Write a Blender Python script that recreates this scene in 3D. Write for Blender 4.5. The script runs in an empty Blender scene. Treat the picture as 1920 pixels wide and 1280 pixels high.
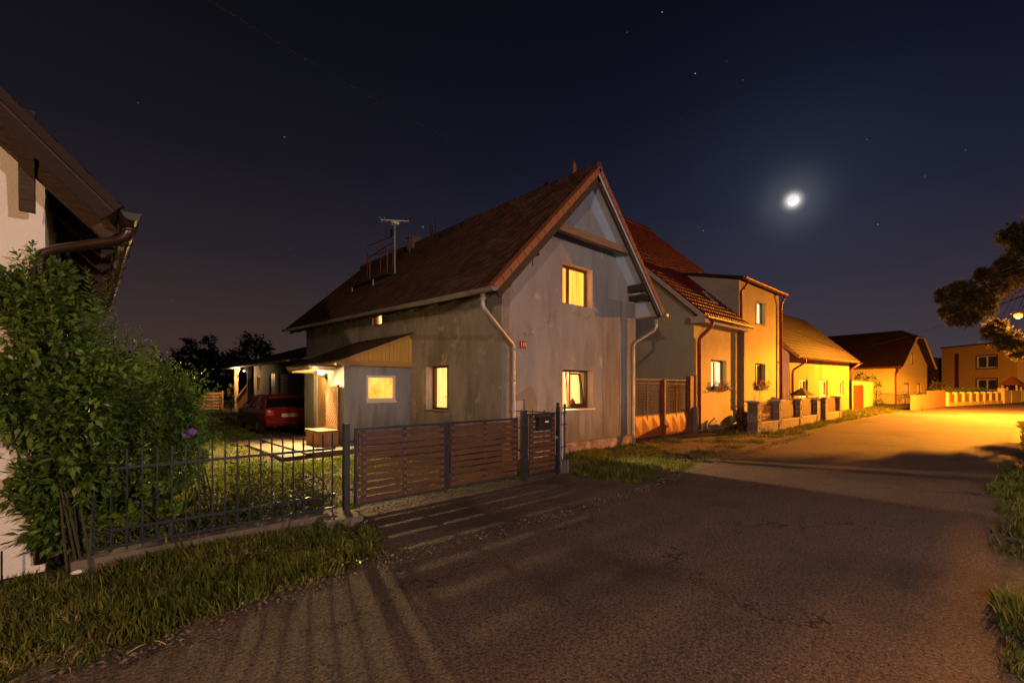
import bpy, math, random
import numpy as np
from mathutils import Vector, Matrix
from mathutils.geometry import tessellate_polygon
R = math.radians
sc = bpy.context.scene
COL = sc.collection
random.seed(7)
RNG = np.random.default_rng(11)

# ------------------------------------------------------------------ camera
CAMH = 1.75
FOC = 855.0
cam = bpy.data.cameras.new("camera"); cam_o = bpy.data.objects.new("camera", cam); COL.objects.link(cam_o)
cam.sensor_width = 36; cam.lens = FOC / 1920 * 36; cam.shift_y = 85 / 1920
cam.clip_start = 0.05; cam.clip_end = 4000
cam_o.location = (0, 0, CAMH); cam_o.rotation_euler = (R(90), 0, -math.atan2(.6808, .7325))
sc.camera = cam_o
FW = (.6808, .7325); RT = (.7325, -.6808)

def ray(px, py=725):
    r = (px - 960) / FOC
    return (FW[0] + r * RT[0], FW[1] + r * RT[1], (725 - py) / FOC)
def onX(px, py, X):
    d = ray(px, py); t = X / d[0]; return (X, t * d[1], CAMH + t * d[2])
def onY(px, py, Y):
    d = ray(px, py); t = Y / d[1]; return (t * d[0], Y, CAMH + t * d[2])
def atT(px, py, t):
    d = ray(px, py); return (t * d[0], t * d[1], CAMH + t * d[2])

# ------------------------------------------------------------------ view, world
sc.view_settings.view_transform = 'Standard'; sc.view_settings.look = 'None'
sc.view_settings.exposure = .55; sc.view_settings.gamma = 1
sc.render.engine = 'CYCLES'
sc.cycles.max_bounces = 5; sc.cycles.diffuse_bounces = 3; sc.cycles.glossy_bounces = 2
sc.cycles.transparent_max_bounces = 8; sc.cycles.caustics_reflective = False; sc.cycles.caustics_refractive = False
sc.cycles.sample_clamp_indirect = 4.0
sc.cycles.use_denoising = True

def srgb(r, g, b):
    f = lambda c: (c / 255 / 12.92) if c / 255 <= .04045 else ((c / 255 + .055) / 1.055) ** 2.4
    return (f(r), f(g), f(b), 1)

w = bpy.data.worlds.new("World"); sc.world = w; w.use_nodes = True
nt = w.node_tree; nt.nodes.clear()
def N(nt, t, **kw):
    n = nt.nodes.new(t)
    for k, v in kw.items(): setattr(n, k, v)
    return n
wo = N(nt, 'ShaderNodeOutputWorld'); bg = N(nt, 'ShaderNodeBackground'); tc = N(nt, 'ShaderNodeTexCoord')
sep = N(nt, 'ShaderNodeSeparateXYZ'); nt.links.new(tc.outputs['Generated'], sep.inputs[0])
def ramp(nt, stops, inp, interp='LINEAR'):
    r = N(nt, 'ShaderNodeValToRGB'); r.color_ramp.interpolation = interp
    e = r.color_ramp.elements
    while len(e) < len(stops): e.new(.5)
    for i, (p, c) in enumerate(stops): e[i].position = p; e[i].color = c
    nt.links.new(inp, r.inputs[0]); return r
# town glow near the horizon on the left, bluer night sky towards the moon
L = ramp(nt, [(0, srgb(66, 50, 46)), (.10, srgb(58, 45, 43)), (.25, srgb(38, 33, 39)), (.40, srgb(24, 22, 29)), (.56, srgb(15, 15, 21)), (.75, srgb(9, 9, 15))], sep.outputs[2])
Rr = ramp(nt, [(0, srgb(72, 58, 58)), (.08, srgb(60, 52, 58)), (.20, srgb(44, 40, 53)), (.33, srgb(27, 29, 48)), (.50, srgb(15, 17, 34)), (.70, srgb(9, 9, 17))], sep.outputs[2])
dotr = N(nt, 'ShaderNodeVectorMath', operation='DOT_PRODUCT'); nt.links.new(tc.outputs['Generated'], dotr.inputs[0]); dotr.inputs[1].default_value = (.7325, -.6808, 0)
mr = N(nt, 'ShaderNodeMapRange'); nt.links.new(dotr.outputs['Value'], mr.inputs[0]); mr.inputs[1].default_value = -.45; mr.inputs[2].default_value = .45
mx = N(nt, 'ShaderNodeMix', data_type='RGBA'); nt.links.new(mr.outputs[0], mx.inputs[0]); nt.links.new(L.outputs[0], mx.inputs[6]); nt.links.new(Rr.outputs[0], mx.inputs[7])
# moon aureole
md = Vector(ray(1487, 376)).normalized()
dm = N(nt, 'ShaderNodeVectorMath', operation='DOT_PRODUCT'); nt.links.new(tc.outputs['Generated'], dm.inputs[0]); dm.inputs[1].default_value = md
sub = N(nt, 'ShaderNodeMath', operation='SUBTRACT'); sub.inputs[0].default_value = 1; nt.links.new(dm.outputs['Value'], sub.inputs[1])
def glow(k, amp, col):
    a = N(nt, 'ShaderNodeMath', operation='MULTIPLY'); nt.links.new(sub.outputs[0], a.inputs[0]); a.inputs[1].default_value = -k
    e = N(nt, 'ShaderNodeMath', operation='EXPONENT'); nt.links.new(a.outputs[0], e.inputs[0])
    m = N(nt, 'ShaderNodeMath', operation='MULTIPLY'); nt.links.new(e.outputs[0], m.inputs[0]); m.inputs[1].default_value = amp
    v = N(nt, 'ShaderNodeVectorMath', operation='SCALE'); v.inputs[0].default_value = col; nt.links.new(m.outputs[0], v.inputs['Scale']); return v
g1 = glow(20000, 1.3, (1, .93, .86)); g2 = glow(1100, .06, (.9, .95, 1)); g3 = glow(60, .012, (.6, .75, 1))
# stars
vo = N(nt, 'ShaderNodeTexVoronoi', feature='F1'); nt.links.new(tc.outputs['Generated'], vo.inputs['Vector']); vo.inputs['Scale'].default_value = 26
ls = N(nt, 'ShaderNodeMapRange'); nt.links.new(vo.outputs['Distance'], ls.inputs[0]); ls.inputs[1].default_value = .016; ls.inputs[2].default_value = .034; ls.inputs[3].default_value = 1; ls.inputs[4].default_value = 0
sx = N(nt, 'ShaderNodeSeparateColor'); nt.links.new(vo.outputs['Color'], sx.inputs[0])
pw = N(nt, 'ShaderNodeMath', operation='POWER'); nt.links.new(sx.outputs[0], pw.inputs[0]); pw.inputs[1].default_value = 2.0
sm = N(nt, 'ShaderNodeMath', operation='MULTIPLY'); nt.links.new(ls.outputs[0], sm.inputs[0]); nt.links.new(pw.outputs[0], sm.inputs[1])
st = N(nt, 'ShaderNodeVectorMath', operation='SCALE'); st.inputs[0].default_value = (.34, .34, .37); nt.links.new(sm.outputs[0], st.inputs['Scale'])
cur = mx.outputs[2]
for g in (g1, g2, g3, st):
    a = N(nt, 'ShaderNodeVectorMath', operation='ADD'); nt.links.new(cur, a.inputs[0]); nt.links.new(g.outputs[0], a.inputs[1]); cur = a.outputs[0]
nt.links.new(cur, bg.inputs[0]); bg.inputs[1].default_value = .74; nt.links.new(bg.outputs[0], wo.inputs[0])

# moonlight: one faint sun lamp from the moon's direction
sun = bpy.data.lights.new("moonlight", 'SUN'); sun.energy = .035; sun.angle = R(.5); sun.color = (.75, .85, 1)
sun_o = bpy.data.objects.new("moonlight", sun); COL.objects.link(sun_o); sun_o.rotation_euler = md.to_track_quat('Z', 'Y').to_euler(); sun_o.location = (30, 8, 40)

P_SODIUM = 58000; P_STREET = 2150; P_WEST = 2900; P_PORCH = 1500; P_ROOM = 2300
C_SODIUM = (1, .32, .02); C_STREET = (1, .78, .72); C_PORCH = (1, .66, .26)
SGN = 1
def point(name, loc, power, col, rad=.06, parent=None, batwing=False, aim=None):
    l = bpy.data.lights.new(name, 'POINT'); l.energy = power; l.color = col; l.shadow_soft_size = rad
    if batwing or aim:
        l.use_nodes = True; t = l.node_tree; e = t.nodes['Emission']; tc_ = N(t, 'ShaderNodeTexCoord')
    if batwing:   # street lamp optics: strong towards the sides, weaker straight down, little upwards
        sp_ = N(t, 'ShaderNodeSeparateXYZ'); t.links.new(tc_.outputs['Normal'], sp_.inputs[0])
        r_ = ramp(t, [(0, (.80,) * 3 + (1,)), (.25, (.85,) * 3 + (1,)), (.40, (1,) * 3 + (1,)), (.425, (.95,) * 3 + (1,)), (.452, (.50,) * 3 + (1,)), (.50, (.28,) * 3 + (1,)), (.56, (.10,) * 3 + (1,)), (1, (.03,) * 3 + (1,))], N(t, 'ShaderNodeMapRange').outputs[0])
        m_ = r_.inputs[0].links[0].from_node; t.links.new(sp_.outputs[2], m_.inputs[0]); m_.inputs[1].default_value = -SGN; m_.inputs[2].default_value = SGN; t.links.new(r_.outputs[0], e.inputs['Strength'])
    if aim:       # falloff added to the wall lamp: dimmed towards its wall, full into the yard
        d_ = N(t, 'ShaderNodeVectorMath', operation='DOT_PRODUCT'); t.links.new(tc_.outputs['Normal'], d_.inputs[0]); d_.inputs[1].default_value = Vector(aim).normalized() * SGN
        m_ = N(t, 'ShaderNodeMapRange'); t.links.new(d_.outputs['Value'], m_.inputs[0]); m_.inputs[1].default_value = .12; m_.inputs[2].default_value = .68; m_.inputs[3].default_value = .02; m_.inputs[4].default_value = 1; t.links.new(m_.outputs[0], e.inputs['Strength'])
    o = bpy.data.objects.new(name, l); COL.objects.link(o)
    if parent: o.parent = parent; o.location = Vector(loc) - parent.location
    else: o.location = loc
    return o

# ------------------------------------------------------------------ materials
def mat(name, c1, c2=None, scale=4, rough=.85, bump=0., bscale=60, metal=0, detail=6, stretch=(1, 1, 1), lo=.35, hi=.65,
        c3=None, s3=1.2, st3=(1, 1, 1), lo3=.5, hi3=.6, tint=0., emis=None, es=0, spec=.4, trans=0, c4=None, s4=.5, lo4=.5, hi4=.52, bdist=.01, low=None, crack=None):
    m = bpy.data.materials.new(name); m.use_nodes = True; t = m.node_tree; b = t.nodes['Principled BSDF']
    b.inputs['Roughness'].default_value = rough; b.inputs['Metallic'].default_value = metal; b.inputs['Specular IOR Level'].default_value = spec
    co = N(t, 'ShaderNodeTexCoord')
    def nz(s, stv, det=detail):
        mp = N(t, 'ShaderNodeMapping'); t.links.new(co.outputs['Object'], mp.inputs[0]); mp.inputs['Scale'].default_value = stv
        n = N(t, 'ShaderNodeTexNoise'); t.links.new(mp.outputs[0], n.inputs[0]); n.inputs['Scale'].default_value = s; n.inputs['Detail'].default_value = det
        n.inputs['Roughness'].default_value = .6; return n.outputs[0]
    c1 = tuple(c1[:3]) + (1,); cur = None
    if c2 is not None:
        cur = ramp(t, [(lo, c1), (hi, tuple(c2[:3]) + (1,))], nz(scale, stretch)).outputs[0]
    for cc, ss, sv, l_, h_ in ((c3, s3, st3, lo3, hi3), (c4, s4, (1, 1, 1), lo4, hi4)):
        if cc is None: continue
        f = ramp(t, [(l_, (0, 0, 0, 1)), (h_, (1, 1, 1, 1))], nz(ss, sv)).outputs[0]
        q = N(t, 'ShaderNodeMix', data_type='RGBA'); t.links.new(f, q.inputs[0])
        if cur: t.links.new(cur, q.inputs[6])
        else: q.inputs[6].default_value = c1
        q.inputs[7].default_value = tuple(cc[:3]) + (1,); cur = q.outputs[2]
    if low:     # damp and splash dirt rising from the ground, broken up by vertical streaks
        lc, zt_, amt = low; sp_ = N(t, 'ShaderNodeSeparateXYZ'); t.links.new(co.outputs['Object'], sp_.inputs[0]); g_ = N(t, 'ShaderNodeMapRange'); t.links.new(sp_.outputs[2], g_.inputs[0])
        g_.inputs[1].default_value = 0; g_.inputs[2].default_value = zt_; g_.inputs[3].default_value = .62; g_.inputs[4].default_value = -.12
        ad = N(t, 'ShaderNodeMath', operation='ADD'); t.links.new(g_.outputs[0], ad.inputs[0]); t.links.new(nz(2.2, (2.2, 2.2, .28)), ad.inputs[1]); f = ramp(t, [(.55, (0, 0, 0, 1)), (.95, (amt, amt, amt, 1))], ad.outputs[0]).outputs[0]
        q = N(t, 'ShaderNodeMix', data_type='RGBA'); t.links.new(f, q.inputs[0]); t.links.new(cur, q.inputs[6]); q.inputs[7].default_value = tuple(lc) + (1,); cur = q.outputs[2]
    if crack:
        cc_, sc_, wd_c = crack; nn = N(t, 'ShaderNodeTexNoise'); nn.inputs['Scale'].default_value = 1.7; nn.inputs['Detail'].default_value = 8; nn.inputs['Roughness'].default_value = .7; t.links.new(co.outputs['Object'], nn.inputs[0])
        vm = N(t, 'ShaderNodeVectorMath', operation='SCALE'); t.links.new(nn.outputs['Color'], vm.inputs[0]); vm.inputs['Scale'].default_value = 1.1; va = N(t, 'ShaderNodeVectorMath', operation='ADD'); t.links.new(co.outputs['Object'], va.inputs[0]); t.links.new(vm.outputs[0], va.inputs[1])
        vv = N(t, 'ShaderNodeTexVoronoi', feature='DISTANCE_TO_EDGE'); vv.inputs['Scale'].default_value = sc_; t.links.new(va.outputs[0], vv.inputs['Vector'])
        wv = nz(.8, (1, 1, 1), 2); wr = N(t, 'ShaderNodeMapRange'); t.links.new(wv, wr.inputs[0]); wr.inputs[1].default_value = .42; wr.inputs[2].default_value = .62; wr.inputs[3].default_value = 0; wr.inputs[4].default_value = wd_c
        lt = N(t, 'ShaderNodeMath', operation='LESS_THAN'); t.links.new(vv.outputs['Distance'], lt.inputs[0]); t.links.new(wr.outputs[0], lt.inputs[1])
        q = N(t, 'ShaderNodeMix', data_type='RGBA'); t.links.new(lt.outputs[0], q.inputs[0]); t.links.new(cur, q.inputs[6]); q.inputs[7].default_value = tuple(cc_) + (1,); cur = q.outputs[2]
    if tint:
        a = N(t, 'ShaderNodeAttribute'); a.attribute_name = 'tint'
        r2 = N(t, 'ShaderNodeMapRange'); t.links.new(a.outputs['Fac'], r2.inputs[0]); r2.inputs[3].default_value = 1 - tint; r2.inputs[4].default_value = 1 + tint
        v = N(t, 'ShaderNodeVectorMath', operation='SCALE')
        if cur: t.links.new(cur, v.inputs[0])
        else: v.inputs[0].default_value = c1[:3]
        t.links.new(r2.outputs[0], v.inputs['Scale']); cur = v.outputs[0]
    if cur: t.links.new(cur, b.inputs['Base Color'])
    else: b.inputs['Base Color'].default_value = c1
    if bump:
        bn = N(t, 'ShaderNodeBump'); bn.inputs['Strength'].default_value = bump; bn.inputs['Distance'].default_value = bdist
        t.links.new(nz(bscale, (1, 1, 1), 3), bn.inputs['Height']); t.links.new(bn.outputs[0], b.inputs['Normal'])
    if emis is not None:
        b.inputs['Emission Color'].default_value = tuple(emis) + (1,); b.inputs['Emission Strength'].default_value = es
    if trans:
        tr = N(t, 'ShaderNodeBsdfTranslucent'); ms = N(t, 'ShaderNodeMixShader'); ms.inputs[0].default_value = trans
        if cur: t.links.new(cur, tr.inputs[0])
        else: tr.inputs[0].default_value = c1
        out = t.nodes['Material Output']; t.links.new(b.outputs[0], ms.inputs[1]); t.links.new(tr.outputs[0], ms.inputs[2]); t.links.new(ms.outputs[0], out.inputs[0])
    return m

def lit_mat(name, c1, c2, strength, scale=3.5, stretch=(1, 1, .04)):
    m = bpy.data.materials.new(name); m.use_nodes = True; t = m.node_tree; t.nodes.clear()
    co = N(t, 'ShaderNodeTexCoord'); mp = N(t, 'ShaderNodeMapping'); t.links.new(co.outputs['Object'], mp.inputs[0]); mp.inputs['Scale'].default_value = stretch
    n = N(t, 'ShaderNodeTexNoise'); n.inputs['Scale'].default_value = scale; n.inputs['Detail'].default_value = 3; t.links.new(mp.outputs[0], n.inputs[0])
    r = ramp(t, [(.36, c1), (.64, c2)], n.outputs[0]); e = N(t, 'ShaderNodeEmission'); e.inputs[1].default_value = strength
    t.links.new(r.outputs[0], e.inputs[0]); o = N(t, 'ShaderNodeOutputMaterial'); t.links.new(e.outputs[0], o.inputs[0]); return m

def glass_mat(name, tintc=(1, 1, 1), gl=.10):
    m = bpy.data.materials.new(name); m.use_nodes = True; t = m.node_tree; t.nodes.clear()
    a = N(t, 'ShaderNodeBsdfTransparent'); a.inputs[0].default_value = tintc + (1,); b = N(t, 'ShaderNodeBsdfGlossy'); b.inputs['Roughness'].default_value = .03
    x = N(t, 'ShaderNodeMixShader'); x.inputs[0].default_value = gl; o = N(t, 'ShaderNodeOutputMaterial')
    t.links.new(a.outputs[0], x.inputs[1]); t.links.new(b.outputs[0], x.inputs[2]); t.links.new(x.outputs[0], o.inputs[0]); return m

M = {}
M['plaster_front'] = mat('plaster_front', (.225, .228, .25), (.315, .32, .345), scale=.9, stretch=(1.6, 1, .30), detail=9, bump=.9, bscale=30, c3=(.19, .19, .205), s3=1.3, st3=(1.6, 1, .35), lo3=.50, hi3=.68, c4=(.37, .35, .355), s4=2.2, lo4=.60, hi4=.65, low=((.12, .10, .085), 1.7, .85), crack=((.13, .12, .11), .55, .004))
M['plaster_side'] = mat('plaster_side', (.27, .25, .235), (.38, .355, .33), scale=1.3, detail=9, stretch=(1, 1, .6), bump=1, bscale=26, c3=(.20, .18, .16), s3=1.1, st3=(1, 1.2, .5), lo3=.50, hi3=.66, c4=(.42, .36, .30), s4=2.0, lo4=.58, hi4=.62, low=((.13, .12, .10), 1.6, .8))
M['plaster_dark'] = mat('plaster_dark', (.185, .18, .185), (.275, .268, .275), scale=1.1, stretch=(1.6, 1, .30), detail=9, bump=.9, bscale=30, c3=(.15, .14, .135), s3=1.3, st3=(2.2, 1, .22), lo3=.53, hi3=.64, low=((.11, .09, .075), 1.7, .85))
M['plinth'] = mat('plinth', (.16, .10, .075), (.28, .20, .16), scale=2.2, bump=1, bscale=14, c3=(.36, .27, .22), s3=1.3, lo3=.5, hi3=.54, bdist=.03)
M['render_yellow'] = mat('render_yellow', (.46, .35, .12), (.54, .42, .16), scale=.9, bump=.6, bscale=40, c3=(.36, .28, .17), s3=.7, lo3=.5, hi3=.75, c4=(.5, .40, .24), s4=6, lo4=.5, hi4=.7)
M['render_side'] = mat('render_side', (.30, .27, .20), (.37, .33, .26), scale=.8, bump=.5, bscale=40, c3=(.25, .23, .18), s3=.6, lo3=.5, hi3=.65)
M['shed_wall'] = mat('shed_wall', (.10, .085, .065), (.15, .13, .10), scale=1.5, bump=.5, bscale=30)
M['cottage_wall'] = mat('cottage_wall', (.20, .155, .065), (.24, .19, .085), scale=.6, bump=.4, bscale=30, stretch=(1, 1, .3), spec=.1, c3=(.15, .115, .05), s3=.5, st3=(1, 1, .3), lo3=.55, hi3=.75)
M['far_wall'] = mat('far_wall', (.60, .48, .17), (.66, .53, .21), scale=.5, bump=.3, bscale=20)
M['white_render'] = mat('white_render', (.62, .58, .53), (.70, .66, .61), scale=1.2, bump=.9, bscale=34, c3=(.5, .45, .4), s3=.8, lo3=.55, hi3=.8)
M['roof_old'] = mat('roof_old', (.046, .021, .016), (.08, .037, .027), scale=3, rough=.8, bump=.5, bscale=50, tint=.45, c3=(.07, .05, .04), s3=.8, lo3=.5, hi3=.72)
M['roof_red'] = mat('roof_red', (.095, .012, .008), (.13, .018, .012), scale=2, rough=.33, bump=.2, bscale=40, tint=.2, spec=.3)
M['roof_brown'] = mat('roof_brown', (.009, .006, .0035), (.023, .015, .009), scale=2.5, rough=.85, bump=.8, bscale=30, tint=.4)
M['roof_dark'] = mat('roof_dark', (.017, .007, .007), (.026, .011, .010), scale=2, rough=.6, bump=.3, bscale=30, tint=.2)
M['verge_tile'] = mat('verge_tile', (.26, .09, .045), (.32, .12, .06), scale=4, bump=.4, bscale=30)
M['fascia'] = mat('fascia', (.032, .020, .015), (.06, .037, .026), scale=6, stretch=(1, 1, 8), bump=.4, bscale=40)
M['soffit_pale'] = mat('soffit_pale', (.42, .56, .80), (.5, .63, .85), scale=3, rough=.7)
M['beam_grey'] = mat('beam_grey', (.15, .105, .07), (.22, .16, .11), scale=5, stretch=(.3, 1, 6), bump=.5, bscale=40)
M['zinc'] = mat('zinc', (.32, .33, .36), (.42, .43, .46), scale=3, rough=.5, metal=.6, bump=.1, bscale=20)
M['copper_brown'] = mat('copper_brown', (.025, .014, .011), (.04, .02, .015), scale=5, rough=.3, metal=.3, spec=.7)
M['pipe_red'] = mat('pipe_red', (.20, .03, .02), (.25, .04, .03), scale=5, rough=.4)
M['left_barge'] = mat('left_barge', (.012, .006, .005), (.02, .010, .008), scale=6, stretch=(1, 1, 8), bump=.4, bscale=40)
M['brown_wood'] = mat('brown_wood', (.066, .028, .014), (.12, .050, .025), scale=5, stretch=(.25, 1, 7), rough=.6, bump=.4, bscale=60, c3=(.07, .03, .018), s3=2.5, lo3=.5, hi3=.7)
M['dark_metal'] = mat('dark_metal', (.030, .031, .042), (.045, .046, .058), scale=8, rough=.42, metal=.3)
M['iron'] = mat('iron', (.012, .013, .018), (.022, .023, .03), scale=14, rough=.5, metal=.3)
M['shaded_wall'] = mat('shaded_wall', (.52, .34, .10), (.58, .39, .12), scale=.5, bump=.3, bscale=20)  # flat roof house facade: its shade is put into this darker colour
M['concrete'] = mat('concrete', (.09, .075, .062), (.15, .122, .10), scale=6, bump=.6, bscale=30)
M['window_brown'] = mat('window_brown', (.09, .04, .02), (.12, .055, .028), scale=6, rough=.45)
M['window_white'] = mat('window_white', (.72, .68, .64), rough=.4)
M['window_dark'] = mat('window_dark', (.10, .03, .022), rough=.45)
M['glass'] = glass_mat('glass')
M['dark_pane'] = mat('dark_pane', (.02, .02, .024), (.05, .04, .03), scale=2, rough=.08, spec=.8)
M['net_curtain'] = mat('net_curtain', (.5, .46, .4), (.62, .57, .5), scale=5, stretch=(1, 1, .1), rough=.8)
M['lit_amber'] = lit_mat('lit_amber', (1, .26, .018, 1), (1, .40, .055, 1), 1.8, scale=9)
M['lit_cream'] = lit_mat('lit_cream', (1, .38, .09, 1), (1, .50, .16, 1), 1.75, scale=8)
M['lit_orange'] = lit_mat('lit_orange', (1, .22, .008, 1), (1, .42, .07, 1), 1.7, scale=3, stretch=(1, 1, 1))
M['lit_white'] = lit_mat('lit_white', (1, .74, .38, 1), (1, .84, .52, 1), 1.2, scale=5)
M['room_wall'] = mat('room_wall', (.75, .66, .48), rough=.9)
M['reveal'] = mat('reveal', (.55, .45, .33), (.62, .52, .38), scale=5, bump=.4, bscale=40)
M['asphalt'] = mat('asphalt', (.028, .018, .014), (.180, .120, .095), scale=42, lo=.33, hi=.67, detail=4, rough=.85, bump=1, bscale=70, c3=(.035, .026, .024), s3=.30, lo3=.50, hi3=.66, c4=(.26, .21, .19), s4=85, lo4=.63, hi4=.66, bdist=.02, spec=.3, crack=((.014, .011, .010), .16, .0028))
M['drive'] = mat('drive', (.05, .032, .026), (.15, .105, .085), scale=22, lo=.35, hi=.65, bump=1, bscale=60, c3=(.05, .034, .03), s3=.9, lo3=.45, hi3=.6, c4=(.22, .17, .14), s4=60, lo4=.62, hi4=.66, crack=((.015, .012, .01), .45, .006))
M['soil'] = mat('soil', (.07, .052, .030), (.13, .095, .055), scale=5, bump=1, bscale=25, c3=(.045, .06, .018), s3=1.2, lo3=.45, hi3=.6, bdist=.03)
M['dirt'] = mat('dirt', (.10, .068, .045), (.17, .12, .08), scale=3, bump=1, bscale=35, c3=(.07, .05, .035), s3=.9, lo3=.5, hi3=.65, bdist=.03)
M['pebble'] = mat('pebble', (.07, .052, .042), (.17, .13, .105), scale=3, rough=.8, tint=.5)
M['gravel'] = mat('gravel', (.12, .085, .06), (.22, .16, .12), scale=45, bump=1, bscale=60, c3=(.08, .055, .04), s3=1.5, lo3=.45, hi3=.6, bdist=.03)
M['paving'] = mat('paving', (.10, .08, .058), (.15, .12, .085), scale=4, bump=.5, bscale=30)
M['grass'] = mat('grass', (.05, .085, .012), (.16, .15, .035), scale=2.2, rough=.75, tint=.85, trans=.35, spec=.15)
M['lawn'] = mat('lawn', (.13, .17, .022), (.22, .24, .035), scale=2, rough=.8, tint=.55, trans=.3, spec=.1)
M['leaf'] = mat('leaf', (.075, .14, .02), (.135, .20, .032), scale=3, rough=.5, tint=.6, trans=.3, spec=.35)
M['leaf_dark'] = mat('leaf_dark', (.07, .15, .03), (.11, .20, .045), scale=3, rough=.5, tint=.6, trans=.25, spec=.35)
M['leaf_weed'] = mat('leaf_weed', (.035, .05, .012), (.06, .075, .018), scale=3, rough=.6, tint=.6, spec=.2)
M['leaf_far'] = mat('leaf_far', (.02, .03, .01), (.035, .045, .015), scale=2, rough=.8, tint=.5, trans=.2, spec=.05)
M['leaf_yellow'] = mat('leaf_yellow', (.16, .16, .02), (.24, .21, .03), scale=3, rough=.7, tint=.5, trans=.3)
M['pine_needle'] = mat('pine_needle', (.085, .085, .022), (.13, .12, .032), scale=3, rough=.7, tint=.5, trans=.5, spec=.2)
M['bark'] = mat('bark', (.035, .024, .015), (.06, .042, .028), scale=6, stretch=(1, 1, .2), bump=.8, bscale=30)
M['stem'] = mat('stem', (.035, .035, .014), (.06, .055, .022), scale=8)
M['petal'] = mat('petal', (.30, .12, .62), (.42, .2, .75), scale=20, rough=.6, trans=.3)
M['petal_pink'] = mat('petal_pink', (.62, .10, .16), (.75, .35, .35), scale=9, rough=.6)
M['stone'] = mat('stone', (.13, .10, .08), (.26, .205, .16), scale=7, bump=1, bscale=18, tint=.35, bdist=.02)
M['cap'] = mat('cap', (.35, .30, .25), (.42, .36, .3), scale=6, bump=.4, bscale=30)
M['car_red'] = mat('car_red', (.30, .022, .014), rough=.18, metal=.15, spec=.7)
M['car_glass'] = mat('car_glass', (.012, .014, .013), rough=.06, spec=.9)
M['rubber'] = mat('rubber', (.02, .02, .02), rough=.8)
M['chrome'] = mat('chrome', (.5, .5, .5), rough=.25, metal=.9)
M['black_plastic'] = mat('black_plastic', (.022, .022, .026), rough=.45)
M['tail_red'] = mat('tail_red', (.45, .03, .02), (.55, .06, .04), scale=30, rough=.12, spec=.9)
M['plate_white'] = mat('plate_white', (.75, .72, .68), rough=.4)
M['sheet_orange'] = mat('sheet_orange', (.26, .065, .015), (.32, .09, .022), scale=4, rough=.5, c3=(.30, .07, .02), s3=2, lo3=.5, hi3=.7)
M['rust'] = mat('rust', (.13, .04, .02), (.2, .07, .035), scale=8, rough=.7)
M['gate_red'] = mat('gate_red', (.20, .032, .010), (.26, .045, .014), scale=3, stretch=(4, 1, .2), rough=.6)
M['yellow_board'] = mat('yellow_board', (.50, .30, .055), (.58, .36, .08), scale=4, stretch=(3, 1, .3), rough=.6)
M['window_cream'] = mat('window_cream', (.6, .55, .5), rough=.4)
M['trim_ochre'] = mat('trim_ochre', (.42, .24, .07), rough=.6)
M['door_wood'] = mat('door_wood', (.55, .35, .13), (.62, .42, .18), scale=3, stretch=(3, 3, .2), rough=.45)
M['door_dark'] = mat('door_dark', (.13, .05, .03), rough=.5)
M['trellis'] = mat('trellis', (.17, .08, .035), (.23, .115, .05), scale=6, rough=.6)
M['lamp_glow'] = mat('lamp_glow', (1, .8, .5), emis=(1, .72, .35), es=12)
M['sodium_glow'] = mat('sodium_glow', (1, .6, .2), emis=(1, .32, .03), es=3.2)
M['red_plate'] = mat('red_plate', (.35, .03, .025), rough=.4)
M['post_pale'] = mat('post_pale', (.45, .31, .20), (.55, .4, .27), scale=6, bump=.4, bscale=30)
M['planks'] = mat('planks', (.42, .25, .14), (.52, .33, .2), scale=4, stretch=(1, 1, 6))
M['plank_brown'] = mat('plank_brown', (.30, .13, .06), (.38, .18, .08), scale=3, stretch=(3, 3, .2), rough=.7)
M['niche'] = mat('niche', (.62, .48, .38), (.68, .54, .43), scale=5, rough=.6)
M['patch'] = mat('patch', (.20, .18, .165), (.25, .225, .2), scale=5, bump=.6, bscale=40)
M['wire'] = mat('wire', (.01, .01, .012), rough=.7)
M['straw'] = mat('straw', (.38, .26, .12), (.5, .36, .18), scale=5)

# ------------------------------------------------------------------ mesh helpers
def rootloc(p):
    while p.parent: p = p.parent
    return p.location

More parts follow.
